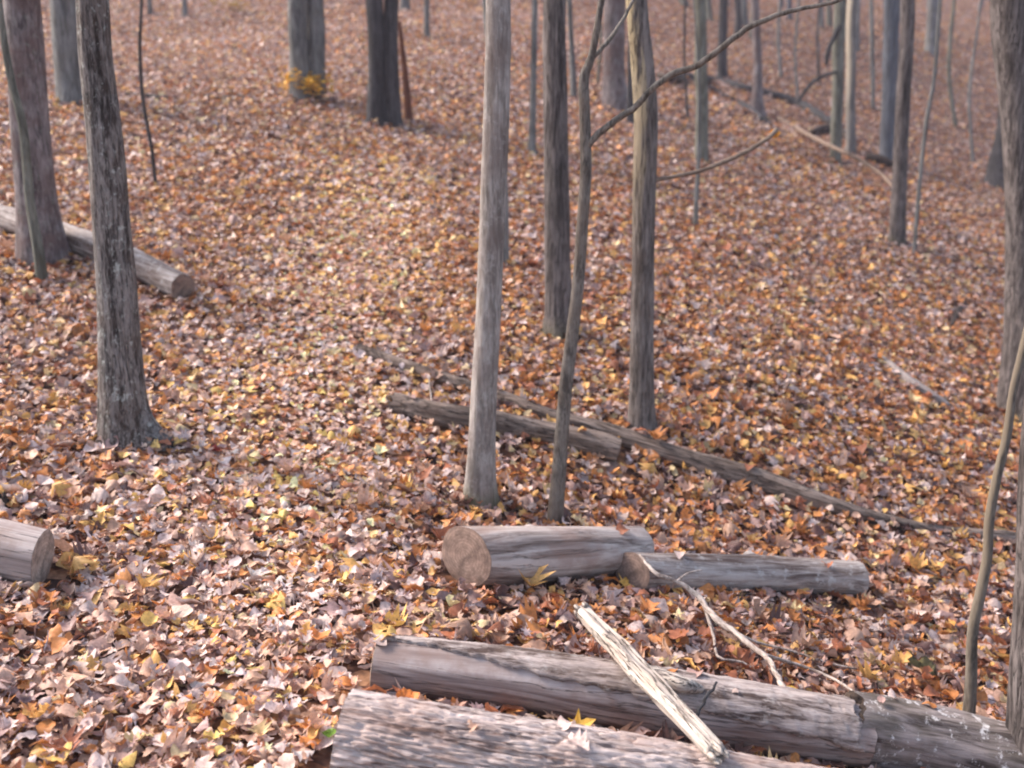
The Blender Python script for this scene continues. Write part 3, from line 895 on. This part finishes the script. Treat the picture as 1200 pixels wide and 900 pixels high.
make_branch("branch", "dark straight stick lying across the slope at the upper left", M_VDARK, [(134, 108, 4), (170, 112, 5), (205, 116, 6)])
make_branch("branch", "short dark stick to the right of the crooked thin sapling's stick", M_VDARK, [(225, 110, 3), (255, 113, 4), (288, 114, 5)])
make_branch("branch", "dark green rotten wood piece alone on the leaves in the upper right", M_MOSSY, [(938, 350, 8), (948, 354, 9), (958, 358, 6)])
make_branch("branch", "dark decayed stick standing low at the right among leaves", M_DECAY, [(1130, 352, 5), (1120, 370, 7), (1112, 388, 5)])
make_branch("branch", "dark limb piece behind the sweeping branch at the top", M_DECAY, [(772, 88, 7), (795, 93, 10), (815, 94, 7)])
# bleached broken stick leaning over the bare log
i4 = int(np.argmin(np.abs((Q4[:, 0] / (Q4[:, 1] * CP + (EYE - Q4[:, 2]) * SPT)) * F + 600 - 775)))
c4 = Vector(Q4[i4, :3]); r4 = Q4[i4, 3]
top4 = c4 + Vector((0, -.62, .80)) * (r4 + .018 + .034)
dtop = (top4 - CAMP)
def toward(px, py, depth):
    d = ray(px, py); return CAMP + d * depth
sd_top = dtop.dot(Vector((0, CP, -SPT)))
pS, tS = hit(683, 716, 0, 14)
pM = toward(768, 806, sd_top)
# run straight from the start through the log's top and stop short of the furrowed log
i5 = int(np.argmin(np.abs((Q5[:, 0] / (Q5[:, 1] * CP + (EYE - Q5[:, 2]) * SPT)) * F + 600 - 835)))
def projx(p):
    return p.x / (p.y * CP + (EYE - p.z) * SPT) * F + 600
A4 = Q4[:, :3]
def clearance(p, q):
    t_ = np.linspace(0, 1.3, 80)[:, None]
    L_ = np.array(p) * (1 - t_) + np.array(q) * t_
    return float(min(np.min(np.linalg.norm(A4 - l, axis=1) - Q4[:, 3]) for l in L_))
best = None
A5 = Q5[:, :3]
for hl in np.linspace(0, .36, 37):
    s_, _t = hit(683, 716, float(hl), 14)
    for k_ in range(90):
        m_ = toward(768, 806, sd_top + .15 - .006 * k_)
        if clearance(s_, m_) > .042: break
    else:
        continue
    kk = 1.0
    while projx(s_ + (m_ - s_) * kk) < 838 and kk < 6: kk += .01
    e_ = s_ + (m_ - s_) * kk
    c5 = min(float(np.min(np.linalg.norm(A5 - np.array(s_.lerp(e_, f_)), axis=1) - Q5[:, 3])) for f_ in np.linspace(.4, 1, 40))
    sc_ = abs(c5 - .035)
    if best is None or sc_ < best[0]: best = (sc_, hl, s_, e_, m_)
sc_, hl, pS, pE, pM = best
print("stick", sc_, hl, tuple(pS), tuple(pE), g(pE.x, pE.y))
MS = log_frame(pS, pE)
st = thing("broken_stick", "bleached cream broken stick with a splintered tip, leaning across the bare log", "stick", MS, "fallen branches")
Ps = [tuple(pS) + (.023,), tuple(pS.lerp(pE, .35)) + (.030,), tuple(pS.lerp(pE, .7)) + (.029,), tuple(pE) + (.025,)]
Qs = catmull(Ps, 70)
def sdisp(i, s, a, r):
    return r * (.18 * nz(math.cos(a) * 1.5, math.sin(a) * 1.5, s * 5) + .16 * nz(math.cos(a) * 5, math.sin(a) * 5, s * 9)) + (-.25 * r if abs(((a + 3.14) % 6.28) - 3.0) < .5 else 0)
mb = MB(); tube(mb, Qs[:, :3], Qs[:, 3], 28, sdisp); mb.build("shaft", M_BLEACH, st)
dS = (pS - pE).normalized()
T_, N_, B_ = frames(Qs[:4, :3])
mb = MB()
for k in range(9):
    a = k / 9 * 6.28 + .3; rr = .02 if k else 0
    o_ = Vector(N_[0] * math.cos(a) * rr + B_[0] * math.sin(a) * rr)
    L_ = random.uniform(.015, .05)
    tube(mb, [tuple(pS + o_ - dS * .01), tuple(pS + o_ * 1.05 + dS * L_ * .6), tuple(pS + o_ * .9 + dS * L_)], [.012, .008, .001], 5)
mb.build("splintered_end", M_BLEACH, st)
mb = MB()
for k in range(8):
    a = k / 8 * 6.28 + .9; rr = .017 if k else 0
    o_ = Vector(N_[0] * math.cos(a) * rr + B_[0] * math.sin(a) * rr)
    L_ = random.uniform(.01, .035)
    tube(mb, [tuple(pE + o_ + dS * .012), tuple(pE + o_ - dS * L_ * .6), tuple(pE + o_ * .8 - dS * L_)], [.011, .008, .001], 5)
mb.build("splintered_end", M_BLEACH, st)
# second pale slab behind it
make_branch("broken_stick", "flat pale splinter of bark lying behind the bleached stick, on top of the bare log", M_BLEACH,
            [(752, 782, 10, .17), (775, 793, 18, .17), (800, 803, 20, .17), (822, 808, 10, .17)], cat="stick", cull=False)
# long forked dead branch
make_branch("branch", "long bare forked branch lying from the slim sawn log down to the bare log", M_TWIG,
            [(750, 650, 3, .175), (760, 664, 4, .17), (772, 673, 5, .16), (790, 680, 5, .15), (808, 690, 6, .13), (824, 706, 7, .10), (838, 724, 7.5, .09), (862, 742, 7.5, .08), (882, 758, 7, .08), (900, 772, 6, .09), (912, 795, 6.5, .12), (928, 822, 5, .15), (936, 838, 2.5, .15)],
            twigs=[[(838, 724, 5, .04), (836, 745, 4, .05), (842, 770, 3, .06), (868, 775, 3, .05), (880, 782, 2, .05)],
                   [(900, 772, 5, .07), (925, 776, 4, .05), (950, 784, 4, .04), (985, 800, 3.5, .05), (1015, 822, 3, .08), (1040, 832, 2, .1)],
                   [(862, 742, 4, .04), (885, 752, 3.5, .05), (925, 762, 3, .04), (975, 778, 3, .03), (1010, 785, 3, .03)],
                   [(790, 680, 3, .14), (806, 672, 2.5, .16), (822, 668, 2, .17)]], cull=False, n=110)
make_branch("branch", "small pale branch on the leaves just left of the forked branch", M_BLEACH,
            [(788, 758, 4), (805, 752, 7), (822, 748, 8), (840, 742, 5)])
make_branch("twig", "thin dark twig standing across the bare log right of the bleached stick", M_VDARK,
            [(840, 800, 3, .20), (824, 824, 4, .20), (812, 848, 4, .20), (806, 858, 4, .2)], cat="twig", group="twigs", cull=False)
TW = [
    ("straight pale twig leaning over the short weathered log", [(512, 497, 2.2), (506, 468, 2.2, .06), (502, 440, 2, .12)], M_TWIG),
    ("short dark broken branch lying across the break of the weathered log", [(615, 512, 6), (632, 500, 7, .02), (655, 503, 6, .02)], M_DECAY),
    ("dark twig lying on the leaves left of the forked sapling", [(580, 534, 3), (600, 538, 4), (618, 533, 3)], M_DECAY),
    ("thin twig at the foot of the pale trunk, on its left", [(500, 560, 3), (525, 580, 3), (548, 598, 2)], M_TWIG),
    ("slanting thin twig up the slope behind the pale trunk", [(597, 430, 2), (620, 452, 3), (640, 475, 2)], M_TWIG),
    ("short grey twig right of the yellow-sided tree's foot", [(770, 472, 3), (795, 470, 3), (815, 468, 2)], M_TWIG),
    ("long thin curved twig right of the bare log's bark end", [(938, 792, 3), (975, 800, 4), (1005, 815, 4), (1040, 830, 3)], M_TWIG),
    ("thin grey twig crossing toward the mossy stump", [(960, 806, 3), (1010, 800, 3), (1050, 792, 3), (1075, 788, 2)], M_TWIG),
    ("short stick poking out beside the slim log's right end", [(1003, 668, 6, .02), (1014, 664, 6, .02), (1022, 660, 4, .02)], M_DECAY),
    ("thin twig on the leaves right of the lichen-spotted tree", [(230, 450, 2), (262, 462, 2.5), (290, 470, 2)], M_TWIG),
    ("slim twig above the thick sawn log near the pale trunk", [(600, 408, 2), (604, 425, 2.5), (612, 442, 2)], M_TWIG),
    ("fine curved twig at the lower edge of the thick sawn log", [(590, 660, 2, .06), (600, 682, 2, .03), (620, 695, 2)], M_TWIG),
    ("short dark twig at the left edge above the pale sawn log", [(6, 600, 4), (24, 612, 4), (38, 628, 3)], M_VDARK),
    ("brown stick lying in the leaves between slim log and bleached stick", [(728, 700, 5), (760, 722, 6), (786, 742, 4)], M_LOGOLD),
]
for lab, pts, mt in TW:
    make_branch("twig", lab, mt, pts, cat="twig", group="twigs", seg=6, wob=.004, cull=False)

# stumps and bark chunks
def make_lump(name, label, cat, mat, px, py, wpx, hpx, group=None, seed=1, lift=0):
    q, t = hit(px, py, lift)
    r = wpx / 2 * t / F; h = hpx * t / F
    mb = MB(); seg, n = 22, 14
    V = []; Fc = []
    for i in range(n):
        f = i / (n - 1)
        for j in range(seg):
            a = 2 * math.pi * j / seg
            c, s = math.cos(a), math.sin(a)
            top = h * (.65 + .7 * nz(c * 1.7 + seed, s * 1.7, .5) + .5 * nz(c * 5, s * 5 + seed, 1))
            if f < .65:
                k = f / .65; rr = r * (1.25 - .35 * k); z = -.03 + (top + .03) * k
            else:
                k = (f - .65) / .35; rr = r * .9 * (1 - k); z = top - h * .5 * k ** .6 + .2 * h * nz(c * 4 * k, s * 4 * k, seed)
            rr *= 1 + .25 * nz(c * 2 + seed, s * 2, f * 3)
            V.append((q.x + c * rr, q.y + s * rr, q.z + z))
    Fc = [(i * seg + j, i * seg + (j + 1) % seg, (i + 1) * seg + (j + 1) % seg, (i + 1) * seg + j) for i in range(n - 1) for j in range(seg)]
    mb.add(V, Fc)
    o = mb.build(name, mat, None, Matrix.Translation(q))
    tag(o, label, cat, group)
    CULL.append((q.x, q.y, q.x, q.y, r))
    return o
make_lump("stump", "small rotten mossy stump on the leaves left of the olive sapling", "stump", M_MOSSY, 1078, 792, 34, 26, seed=3)
make_lump("bark_chunk", "dark decayed chunk of wood in the gap where the two bottom-right logs meet", "bark chunk", M_DECAY, 990, 846, 34, 20, seed=12, lift=.135)
make_lump("stump", "dark broken stump at the left edge above the pale sawn log", "stump", M_DECAY, 4, 597, 22, 26, seed=5)

# ---------------------------------------------------------------- leaves
def leaf_strip(kind, n, rnd):
    """a leaf along +X (length 1), left/mid/right vertices at each station; returns verts (k,3), quads"""
    V = []; Fc = []
    cup = rnd.uniform(-.7, 1.3); curl = rnd.uniform(-.8, 1.6); tw = rnd.uniform(-1.3, 1.3); ph = rnd.uniform(0, 6)
    for i in range(n + 1):
        t = i / n
        w0 = math.sin(math.pi * min(max(t, 0.015), .985) ** .85) ** .8
        if kind == 'oak':
            w = .30 * w0 * (1 + .42 * (1 if i % 2 else -1))
        elif kind == 'maple':
            w = .55 * math.sin(math.pi * t ** .7) * (1 + .45 * (1 if i % 2 else -1))
        elif kind == 'beech':
            w = .27 * w0
        else:
            w = .40 * w0
        asym = rnd.uniform(-.06, .06) * w0
        x = t - .5
        zc = curl * (x * x) * .9 + rnd.uniform(-.02, .02) + .05 * math.sin(t * 7 + ph)
        for s in (-1, 0, 1):
            yy = s * w * (1 + asym * 2)
            zz = zc + cup * abs(yy) * .8 + rnd.uniform(-.06, .06) * abs(s) + tw * x * yy
            V.append((x + (.08 * abs(s) if kind == 'oak' else 0) * (1 if i % 2 else 0), yy, zz))
    for i in range(n):
        for s in range(2):
            a = i * 3 + s
            Fc.append((a, a + 3, a + 4, a + 1))
    return np.array(V), np.array(Fc)

def star_leaf(rnd, pts=5):
    """five-lobed leaf: polar outline with an inner ring"""
    out = []
    lob = [(-2.2, .42), (-1.75, .2), (-1.15, .58), (-.65, .25), (-.35, .42), (0, .66), (.35, .42), (.65, .25), (1.15, .58), (1.75, .2), (2.2, .42), (2.8, .13), (3.14, .3), (-2.8, .13)]
    lob = sorted(lob)
    V = [(0, 0, 0)]
    cup = rnd.uniform(.1, .7)
    for k, (a, r) in enumerate(lob):
        r *= rnd.uniform(.9, 1.1)
        V.append((math.cos(a) * r * .5, math.sin(a) * r * .5, cup * r * .16 + rnd.uniform(-.03, .03)))
    for k, (a, r) in enumerate(lob):
        V.append((math.cos(a) * r, math.sin(a) * r, cup * r * r * .9 + rnd.uniform(-.06, .08)))
    n = len(lob); Fc = []
    for k in range(n):
        q = (k + 1) % n
        Fc.append((0, 1 + k, 1 + q, 0))
        Fc.append((1 + k, 1 + n + k, 1 + n + q, 1 + q))
    return np.array(V), Fc

PAL = np.array([[s for s in srgb(c)[:3]] for c in [
    (214, 192, 184), (204, 166, 144), (202, 134, 76), (168, 106, 76), (228, 178, 104), (234, 206, 156), (100, 70, 64), (180, 148, 140), (212, 146, 86)]])
W0 = np.array([.15, .21, .16, .13, .11, .06, .08, .14, .07])
path_pts = [hit(x, y)[0] for x, y in [(440, 200), (400, 330), (360, 430), (320, 540), (300, 640), (290, 760), (300, 870)]]
PX = np.array([[p.x, p.y] for p in path_pts])
def path_mask(x, y):
    d = np.full(len(x), 99.0)
    for a, b in zip(PX[:-1], PX[1:]):
        ab = b - a; t = np.clip(((x - a[0]) * ab[0] + (y - a[1]) * ab[1]) / (ab @ ab), 0, 1)
        d = np.minimum(d, np.hypot(x - a[0] - t * ab[0], y - a[1] - t * ab[1]))
    return np.exp(-(d / .5) ** 2)

def lowf(x, y, s, k):
    return np.sin(x * s + k) * np.sin(y * s * 1.13 + k * 2.1) * .6 + np.sin(x * s * 2.3 + y * s * 1.1 + k) * .4

def in_cull(x, y, pad=0.0):
    bad = np.zeros(len(x), bool)
    for (x0, y0, x1, y1, r) in CULL:
        r = r + pad
        dx, dy = x1 - x0, y1 - y0
        q = dx * dx + dy * dy
        if q < 1e-9:
            bad |= (x - x0) ** 2 + (y - y0) ** 2 < r * r
        else:
            sel = (np.abs(x - (x0 + x1) / 2) < abs(dx) / 2 + r + .05) & (np.abs(y - (y0 + y1) / 2) < abs(dy) / 2 + r + .05)
            if not sel.any(): continue
            xs_, ys_ = x[sel], y[sel]
            t = np.clip(((xs_ - x0) * dx + (ys_ - y0) * dy) / q, 0, 1)
            bad[sel] |= (xs_ - x0 - t * dx) ** 2 + (ys_ - y0 - t * dy) ** 2 < r * r
    return bad

LV, LF, LC = [], [], []
LN = 0
def scatter(y0, y1, dens, templates, smin, smax, tilt, lift, maxl=None):
    global LN
    wid = lambda y: 0.60 * y + 1.2
    area = (y1 - y0) * 2 * wid((y0 + y1) / 2)
    N = int(area * dens)
    y = np.sqrt(RNG.uniform((y0 + 2) ** 2, (y1 + 2) ** 2, N)) - 2
    x = RNG.uniform(-1, 1, N) * wid(y)
    keep = ~in_cull(x, y)
    x, y = x[keep], y[keep]; N = len(x)
    zg = gz(x, y)
    gx = (gz(x + .05, y) - gz(x - .05, y)) / .1; gy = (gz(x, y + .05) - gz(x, y - .05)) / .1
    nrm = np.stack([-gx, -gy, np.ones(N)], 1)
    nrm += RNG.normal(0, tilt, (N, 3)) * [1, 1, .15] * (1 - .45 * path_mask(x, y))[:, None]
    nrm[:, 2] = np.abs(nrm[:, 2])
    nrm /= np.linalg.norm(nrm, axis=1)[:, None]
    yaw = RNG.uniform(0, 2 * np.pi, N)
    h = np.stack([np.cos(yaw), np.sin(yaw), np.zeros(N)], 1)
    ax = h - nrm * np.sum(h * nrm, 1)[:, None]; ax /= np.linalg.norm(ax, axis=1)[:, None]
    ay = np.cross(nrm, ax)
    flip = RNG.random(N) < .4
    nn = nrm.copy(); nn[flip] *= -1; ay[flip] *= -1
    sz = (smin + (smax - smin) * RNG.beta(1.5, 3.2, N)) * (1 - .2 * path_mask(x, y))
    pos = np.stack([x, y, zg + RNG.uniform(.003, lift, N) + np.where(in_cull(x, y, .07), RNG.uniform(0, .018, N), 0)], 1)
    # colour
    wts = np.tile(W0, (N, 1))
    pm = path_mask(x, y)
    lf = lowf(x, y, 1.1, .4); lf2 = lowf(x, y, .55, 2.2)
    warm = np.clip(.5 + .5 * lf + .25 * np.exp(-((x - .8) ** 2 / 6 + (y - 6.5) ** 2 / 12)), 0, 1.3)
    warm = warm + .9 * (y > 26) * np.clip((x - 6) / 6, 0, 1)  # sunlight on the far hillside painted in as more orange leaves
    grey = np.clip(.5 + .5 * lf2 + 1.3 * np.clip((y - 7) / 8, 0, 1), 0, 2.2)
    wts[:, [2, 4, 8]] *= (.55 + 1.0 * warm)[:, None]
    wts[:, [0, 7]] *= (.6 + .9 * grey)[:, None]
    wts[:, [0, 1, 4, 5]] *= (1 + 3.2 * pm)[:, None]
    wts[:, 6] *= 1 - .5 * pm
    nearf = np.clip((4.6 - y) / 1.5, 0, 1)
    wts[:, [4, 5, 8]] *= (1 - .45 * nearf)[:, None]
    wts[:, [3, 7, 1]] *= (1 + .35 * nearf)[:, None]
    nearleft = np.exp(-((x + 1.3) ** 2 / .8 + (y - 2.7) ** 2 / .8))
    wts[:, [0, 7, 6]] *= (1 + .8 * nearleft)[:, None]
    cw = np.cumsum(wts, 1); cw /= cw[:, -1:]
    ci = (RNG.random(N)[:, None] > cw).sum(1)
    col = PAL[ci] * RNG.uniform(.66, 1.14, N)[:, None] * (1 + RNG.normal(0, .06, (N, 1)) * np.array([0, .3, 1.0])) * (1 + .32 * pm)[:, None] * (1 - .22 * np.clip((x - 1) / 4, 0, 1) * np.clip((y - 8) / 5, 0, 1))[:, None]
    yb = (RNG.random(N) < .0)
    col = np.clip(col, .01, .85)
    ti = RNG.integers(0, len(templates), N)
    for k, (TV, TF) in enumerate(templates):
        s = np.where(ti == k)[0]
        if not len(s): continue
        TV = np.asarray(TV)
        P = (ax[s][:, None, :] * TV[None, :, 0:1] + ay[s][:, None, :] * TV[None, :, 1:2] + nn[s][:, None, :] * TV[None, :, 2:3]) * sz[s][:, None, None] + pos[s][:, None, :]
        # keep tips above the soil
        low = P[:, :, 2].min(1) - (zg[s] - .012)
        P[:, :, 2] += np.maximum(-low, 0)[:, None]
        nv = TV.shape[0]
        off = LN + np.arange(len(s)) * nv
        TFa = np.array([list(f) if len(f) == 4 and f[3] != f[0] else list(f[:3]) + [-1] for f in [tuple(q) for q in TF]])
        quads = TFa[TFa[:, 3] >= 0]; tris = TFa[TFa[:, 3] < 0][:, :3]
        LV.append(P.reshape(-1, 3))
        LF.append((off[:, None, None] + quads[None]).reshape(-1, 4))
        if len(tris): LT.append((off[:, None, None] + tris[None]).reshape(-1, 3))
        LC.append(np.repeat(col[s], nv, 0))
        LN += len(s) * nv
    return N
LT = []
rl = random.Random(3)
kinds = ['oak', 'oak', 'beech', 'beech', 'beech', 'ovate', 'ovate', 'maple']
near_t = [leaf_strip(rl.choice(kinds), 8, rl) for _ in range(22)] + [(lambda q: (q[0] * .72, q[1]))(star_leaf(rl)) for _ in range(4)]
mid_t = [leaf_strip(rl.choice(kinds), 4, rl) for _ in range(16)]
for _ in range(3):
    q_ = leaf_strip('beech', 6, rl); q_[0][:, 1] *= .07; near_t.append((q_[0] * 1.25, q_[1]))
far_t = [leaf_strip('beech', 2, rl) for _ in range(10)]
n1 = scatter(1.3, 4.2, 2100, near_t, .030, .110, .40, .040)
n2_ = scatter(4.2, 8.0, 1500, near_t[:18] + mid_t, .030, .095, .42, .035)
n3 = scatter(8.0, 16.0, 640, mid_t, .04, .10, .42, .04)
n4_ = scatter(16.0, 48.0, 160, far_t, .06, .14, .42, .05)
# leaves that came to rest on the logs
for Qk, cnt in zip(LOGQ, [0, 1, 2, 7, 3, 3, 4, 13, 5]):
    for _ in range(cnt):
        i = rl.randrange(2, len(Qk) - 2)
        TV, TF = near_t[rl.randrange(22)]
        sc_ = rl.uniform(.035, .075)
        off = rl.uniform(-.5, .5)
        r = Qk[i, 3]
        M = np.array(Matrix.Rotation(rl.uniform(0, 6.28), 3, 'Z') @ Matrix.Rotation(rl.uniform(-.25, .25), 3, 'X'))
        P_ = (TV * sc_) @ M.T
        P_ = P_ + np.array([Qk[i, 0], Qk[i, 1] - off * r, Qk[i, 2] + r * math.sqrt(1 - off * off) + .012])
        LV.append(P_); LF.append(LN + np.array(TF)); LC.append(np.tile(PAL[rl.choice([0, 1, 2, 2, 3, 4, 7])] * rl.uniform(.7, 1.1), (len(P_), 1))); LN += len(P_)
print("leaves", n1, n2_, n3, n4_)
V = np.concatenate(LV).astype(np.float32)
Q_ = np.concatenate(LF); T3 = np.concatenate(LT) if LT else np.zeros((0, 3), int)
me = bpy.data.meshes.new("leaf_litter")
me.vertices.add(len(V)); me.vertices.foreach_set("co", V.ravel())
nl = len(Q_) * 4 + len(T3) * 3
me.loops.add(nl); me.loops.foreach_set("vertex_index", np.concatenate([Q_.ravel(), T3.ravel()]).astype(np.int32))
me.polygons.add(len(Q_) + len(T3))
ls = np.concatenate([np.arange(len(Q_)) * 4, len(Q_) * 4 + np.arange(len(T3)) * 3]).astype(np.int32)
me.polygons.foreach_set("loop_start", ls)
me.update(calc_edges=True)
ca = me.color_attributes.new("col", 'FLOAT_COLOR', 'POINT')
cc = np.concatenate([np.concatenate(LC), np.ones((len(V), 1))], 1).astype(np.float32)
ca.data.foreach_set("color", cc.ravel())
me.materials.append(M_LEAF)
litter = bpy.data.objects.new("leaf_litter", me); C.objects.link(litter)
tag(litter, "dry brown, orange and tan leaves covering the whole forest slope", "leaf litter", kind="stuff")

# single leaves that stand out
def one_leaf(label, px, py, size_px, colr, lift=.02, tiltx=0.0, tilty=0.0, yaw=0.0, kind='maple', seed=1, y=None, smooth=False):
    rnd = random.Random(seed)
    if y is None: q, t = hit(px, py, lift)
    else: q, t = at_y(px, py, y)
    s = size_px * t / F
    TV, TF = star_leaf(rnd) if kind == 'maple' else leaf_strip(kind, 8, rnd)
    TF = [tuple(f) if f[3] != f[0] else tuple(f[:3]) for f in [tuple(int(i) for i in f) for f in TF]]
    if kind == 'maple': s *= .8
    # subdivided thickness: a leaf blade with a stalk
    V = TV * s
    mb = MB(); 
    M = Matrix.Translation(q) @ Matrix.Rotation(yaw, 4, 'Z') @ Matrix.Rotation(tiltx, 4, 'X') @ Matrix.Rotation(tilty, 4, 'Y')
    Mn = np.array(M)
    mb.add(V @ Mn[:3, :3].T + Mn[:3, 3], TF)
    st = np.array([(-.1 * s, 0, .001), (-.5 * s, .02 * s, .004), (-.75 * s, .09 * s, .012)]) @ Mn[:3, :3].T + Mn[:3, 3]
    tube(mb, st, [.0010, .0009, .0007], 4)
    o = mb.build("fallen_leaf", M_LEAF, None, M, smooth=False)
    ca = o.data.color_attributes.new("col", 'FLOAT_COLOR', 'POINT')
    c = srgb(colr)
    ca.data.foreach_set("color", np.tile(np.array(c, dtype=np.float32), (len(o.data.vertices), 1)).ravel())
    tag(o, label, "leaf", "leaves that stand out")
    return o
one_leaf("golden star-shaped leaf wedged between the bare log and the furrowed log", 676, 852, 44, (236, 190, 84), lift=.16, tiltx=.5, yaw=.4, seed=2)
one_leaf("small bright green leaf beside the left end of the furrowed log", 388, 858, 20, (128, 168, 52), lift=.05, kind='beech', tiltx=.3, yaw=.3, seed=3)
one_leaf("golden broad leaf leaning on the cut end of the slim sawn log", 731, 684, 30, (238, 188, 96), lift=.03, tiltx=.6, yaw=1.2, seed=4)
one_leaf("cream-gold leaf in front of the slim sawn log", 779, 700, 26, (236, 196, 120), lift=.03, tiltx=.4, yaw=2.2, kind='ovate', seed=5)
one_leaf("large pale pinkish leaf lying left of the thick sawn log", 444, 668, 30, (226, 204, 194), lift=.04, tiltx=.2, yaw=2.6, seed=6)
one_leaf("pale leaf touching the thick sawn log's cut end", 508, 651, 28, (222, 196, 182), lift=.05, tiltx=.4, yaw=.4, kind='ovate', seed=7)
one_leaf("orange curled leaf resting in the groove at the left of the furrowed log", 478, 817, 28, (214, 128, 58), lift=.17, tiltx=.6, yaw=.2, kind='ovate', seed=8)
one_leaf("brown curled leaf at the very left of the groove between the bottom logs", 438, 809, 32, (176, 112, 76), lift=.17, tiltx=.6, yaw=2.9, kind='ovate', seed=9)
one_leaf("pinkish brown leaf standing in the groove right of the orange one", 536, 828, 24, (196, 150, 128), lift=.16, tiltx=.4, yaw=.6, seed=10)
one_leaf("rusty leaf in the groove between bottom logs, beside the pinkish brown one", 576, 834, 28, (186, 108, 62), lift=.17, tiltx=.5, yaw=2.0, kind='ovate', seed=11)
one_leaf("golden leaf lying just behind the left end of the bare log", 505, 738, 38, (234, 190, 108), lift=.03, tiltx=.2, yaw=.2, seed=12)
one_leaf("pale folded oak leaf in the lower left, biggest of the light leaves", 215, 716, 34, (222, 196, 178), lift=.05, tiltx=.3, yaw=-.5, kind='beech', seed=13)
one_leaf("yellow leaf standing upright under the forked branch's end", 930, 812, 30, (232, 184, 70), lift=.10, tiltx=.6, yaw=-.9, kind='beech', seed=14)
one_leaf("red-brown leaf right of the lichen-spotted tree's root", 252, 528, 14, (150, 54, 40), lift=.03, tiltx=.2, yaw=.5, kind='ovate', seed=15)
one_leaf("orange leaf hanging at the tip of the broken branch of the yellow-sided tree", 908, 156, 14, (236, 160, 50), y=b12.y + .3, tiltx=1.2, yaw=.3, kind='ovate', seed=16)

# low seedling with yellow leaves at the twin tree's foot
def seedling(label, px, py, wpx, hpx, n, colr, seed, group="yellow-leaved seedlings"):
    rnd = random.Random(seed)
    q, t = hit(px, py)
    o = thing("seedling", label, "seedling", Matrix.Translation(q), group)
    W_ = wpx * t / F; H_ = hpx * t / F
    mb = MB(); lf = MB(); cols = []
    for k in range(7):
        e = q + Vector((rnd.uniform(-.5, .5) * W_, rnd.uniform(-.3, .3) * W_, H_ * rnd.uniform(.5, 1)))
        mid = q.lerp(e, .5) + Vector((0, 0, H_ * .15))
        tube(mb, [tuple(q - Vector((0, 0, .03))), tuple(mid), tuple(e)], [.004, .003, .0015], 4)
        for m_ in range(n // 7):
            c = mid.lerp(e, rnd.random()) + Vector((rnd.gauss(0, .08), rnd.gauss(0, .08), rnd.gauss(0, .05))) * (W_ / .8)
            TV, TF = leaf_strip('ovate', 2, rnd)
            M = Matrix.Translation(c) @ Matrix.Rotation(rnd.uniform(0, 6.28), 4, 'Z') @ Matrix.Rotation(rnd.uniform(-.6, .6), 4, 'X')
            Mn = np.array(M); s = rnd.uniform(.05, .09)
            lf.add((TV * s) @ Mn[:3, :3].T + Mn[:3, 3], [tuple(f) for f in TF])
            f_ = rnd.uniform(.75, 1.1)
            cols += [tuple(min(1, x * f_) for x in srgb(colr)[:3]) + (1,)] * len(TV)
    mb.build("stem", M_SAP, o)
    l = lf.build("foliage", M_LEAF, o, smooth=False)
    ca = l.data.color_attributes.new("col", 'FLOAT_COLOR', 'POINT')
    ca.data.foreach_set("color", np.array(cols, dtype=np.float32).ravel())
seedling("low seedling with bright yellow leaves at the foot of the twin-stemmed tree", 376, 118, 78, 30, 420, (244, 196, 80), 4)
seedling("sparse yellowish seedling at the top edge left of the twin-stemmed tree", 268, 14, 50, 14, 100, (190, 160, 88), 5)
seedling("small yellow seedling at the top edge between black double tree and pale trunk", 550, 6, 30, 10, 40, (214, 170, 90), 6)

# ---------------------------------------------------------------- haze
hz = MB()
x0, x1, y0_, y1_, z0, z1 = -30, 45, -4, 62, -6.5, 24
bv = [(x0, y0_, z0), (x1, y0_, z0), (x1, y1_, z0), (x0, y1_, z0), (x0, y0_, z1), (x1, y0_, z1), (x1, y1_, z1), (x0, y1_, z1)]
hz.add(bv, [(0, 3, 2, 1), (4, 5, 6, 7), (0, 1, 5, 4), (1, 2, 6, 5), (2, 3, 7, 6), (3, 0, 4, 7)])
HAZE = True
if HAZE:
    m = bpy.data.materials.new("haze"); m.use_nodes = True
    t = m.node_tree
    t.nodes.remove(t.nodes["Principled BSDF"])
    pv = node(t, "ShaderNodeVolumePrincipled")
    pv.inputs["Color"].default_value = (.90, .80, .90, 1)
    pv.inputs["Density"].default_value = 0.0024
    t.links.new(pv.outputs[0], t.nodes["Material Output"].inputs["Volume"])
    ho = hz.build("haze", m, smooth=False)
    tag(ho, kind="stuff")
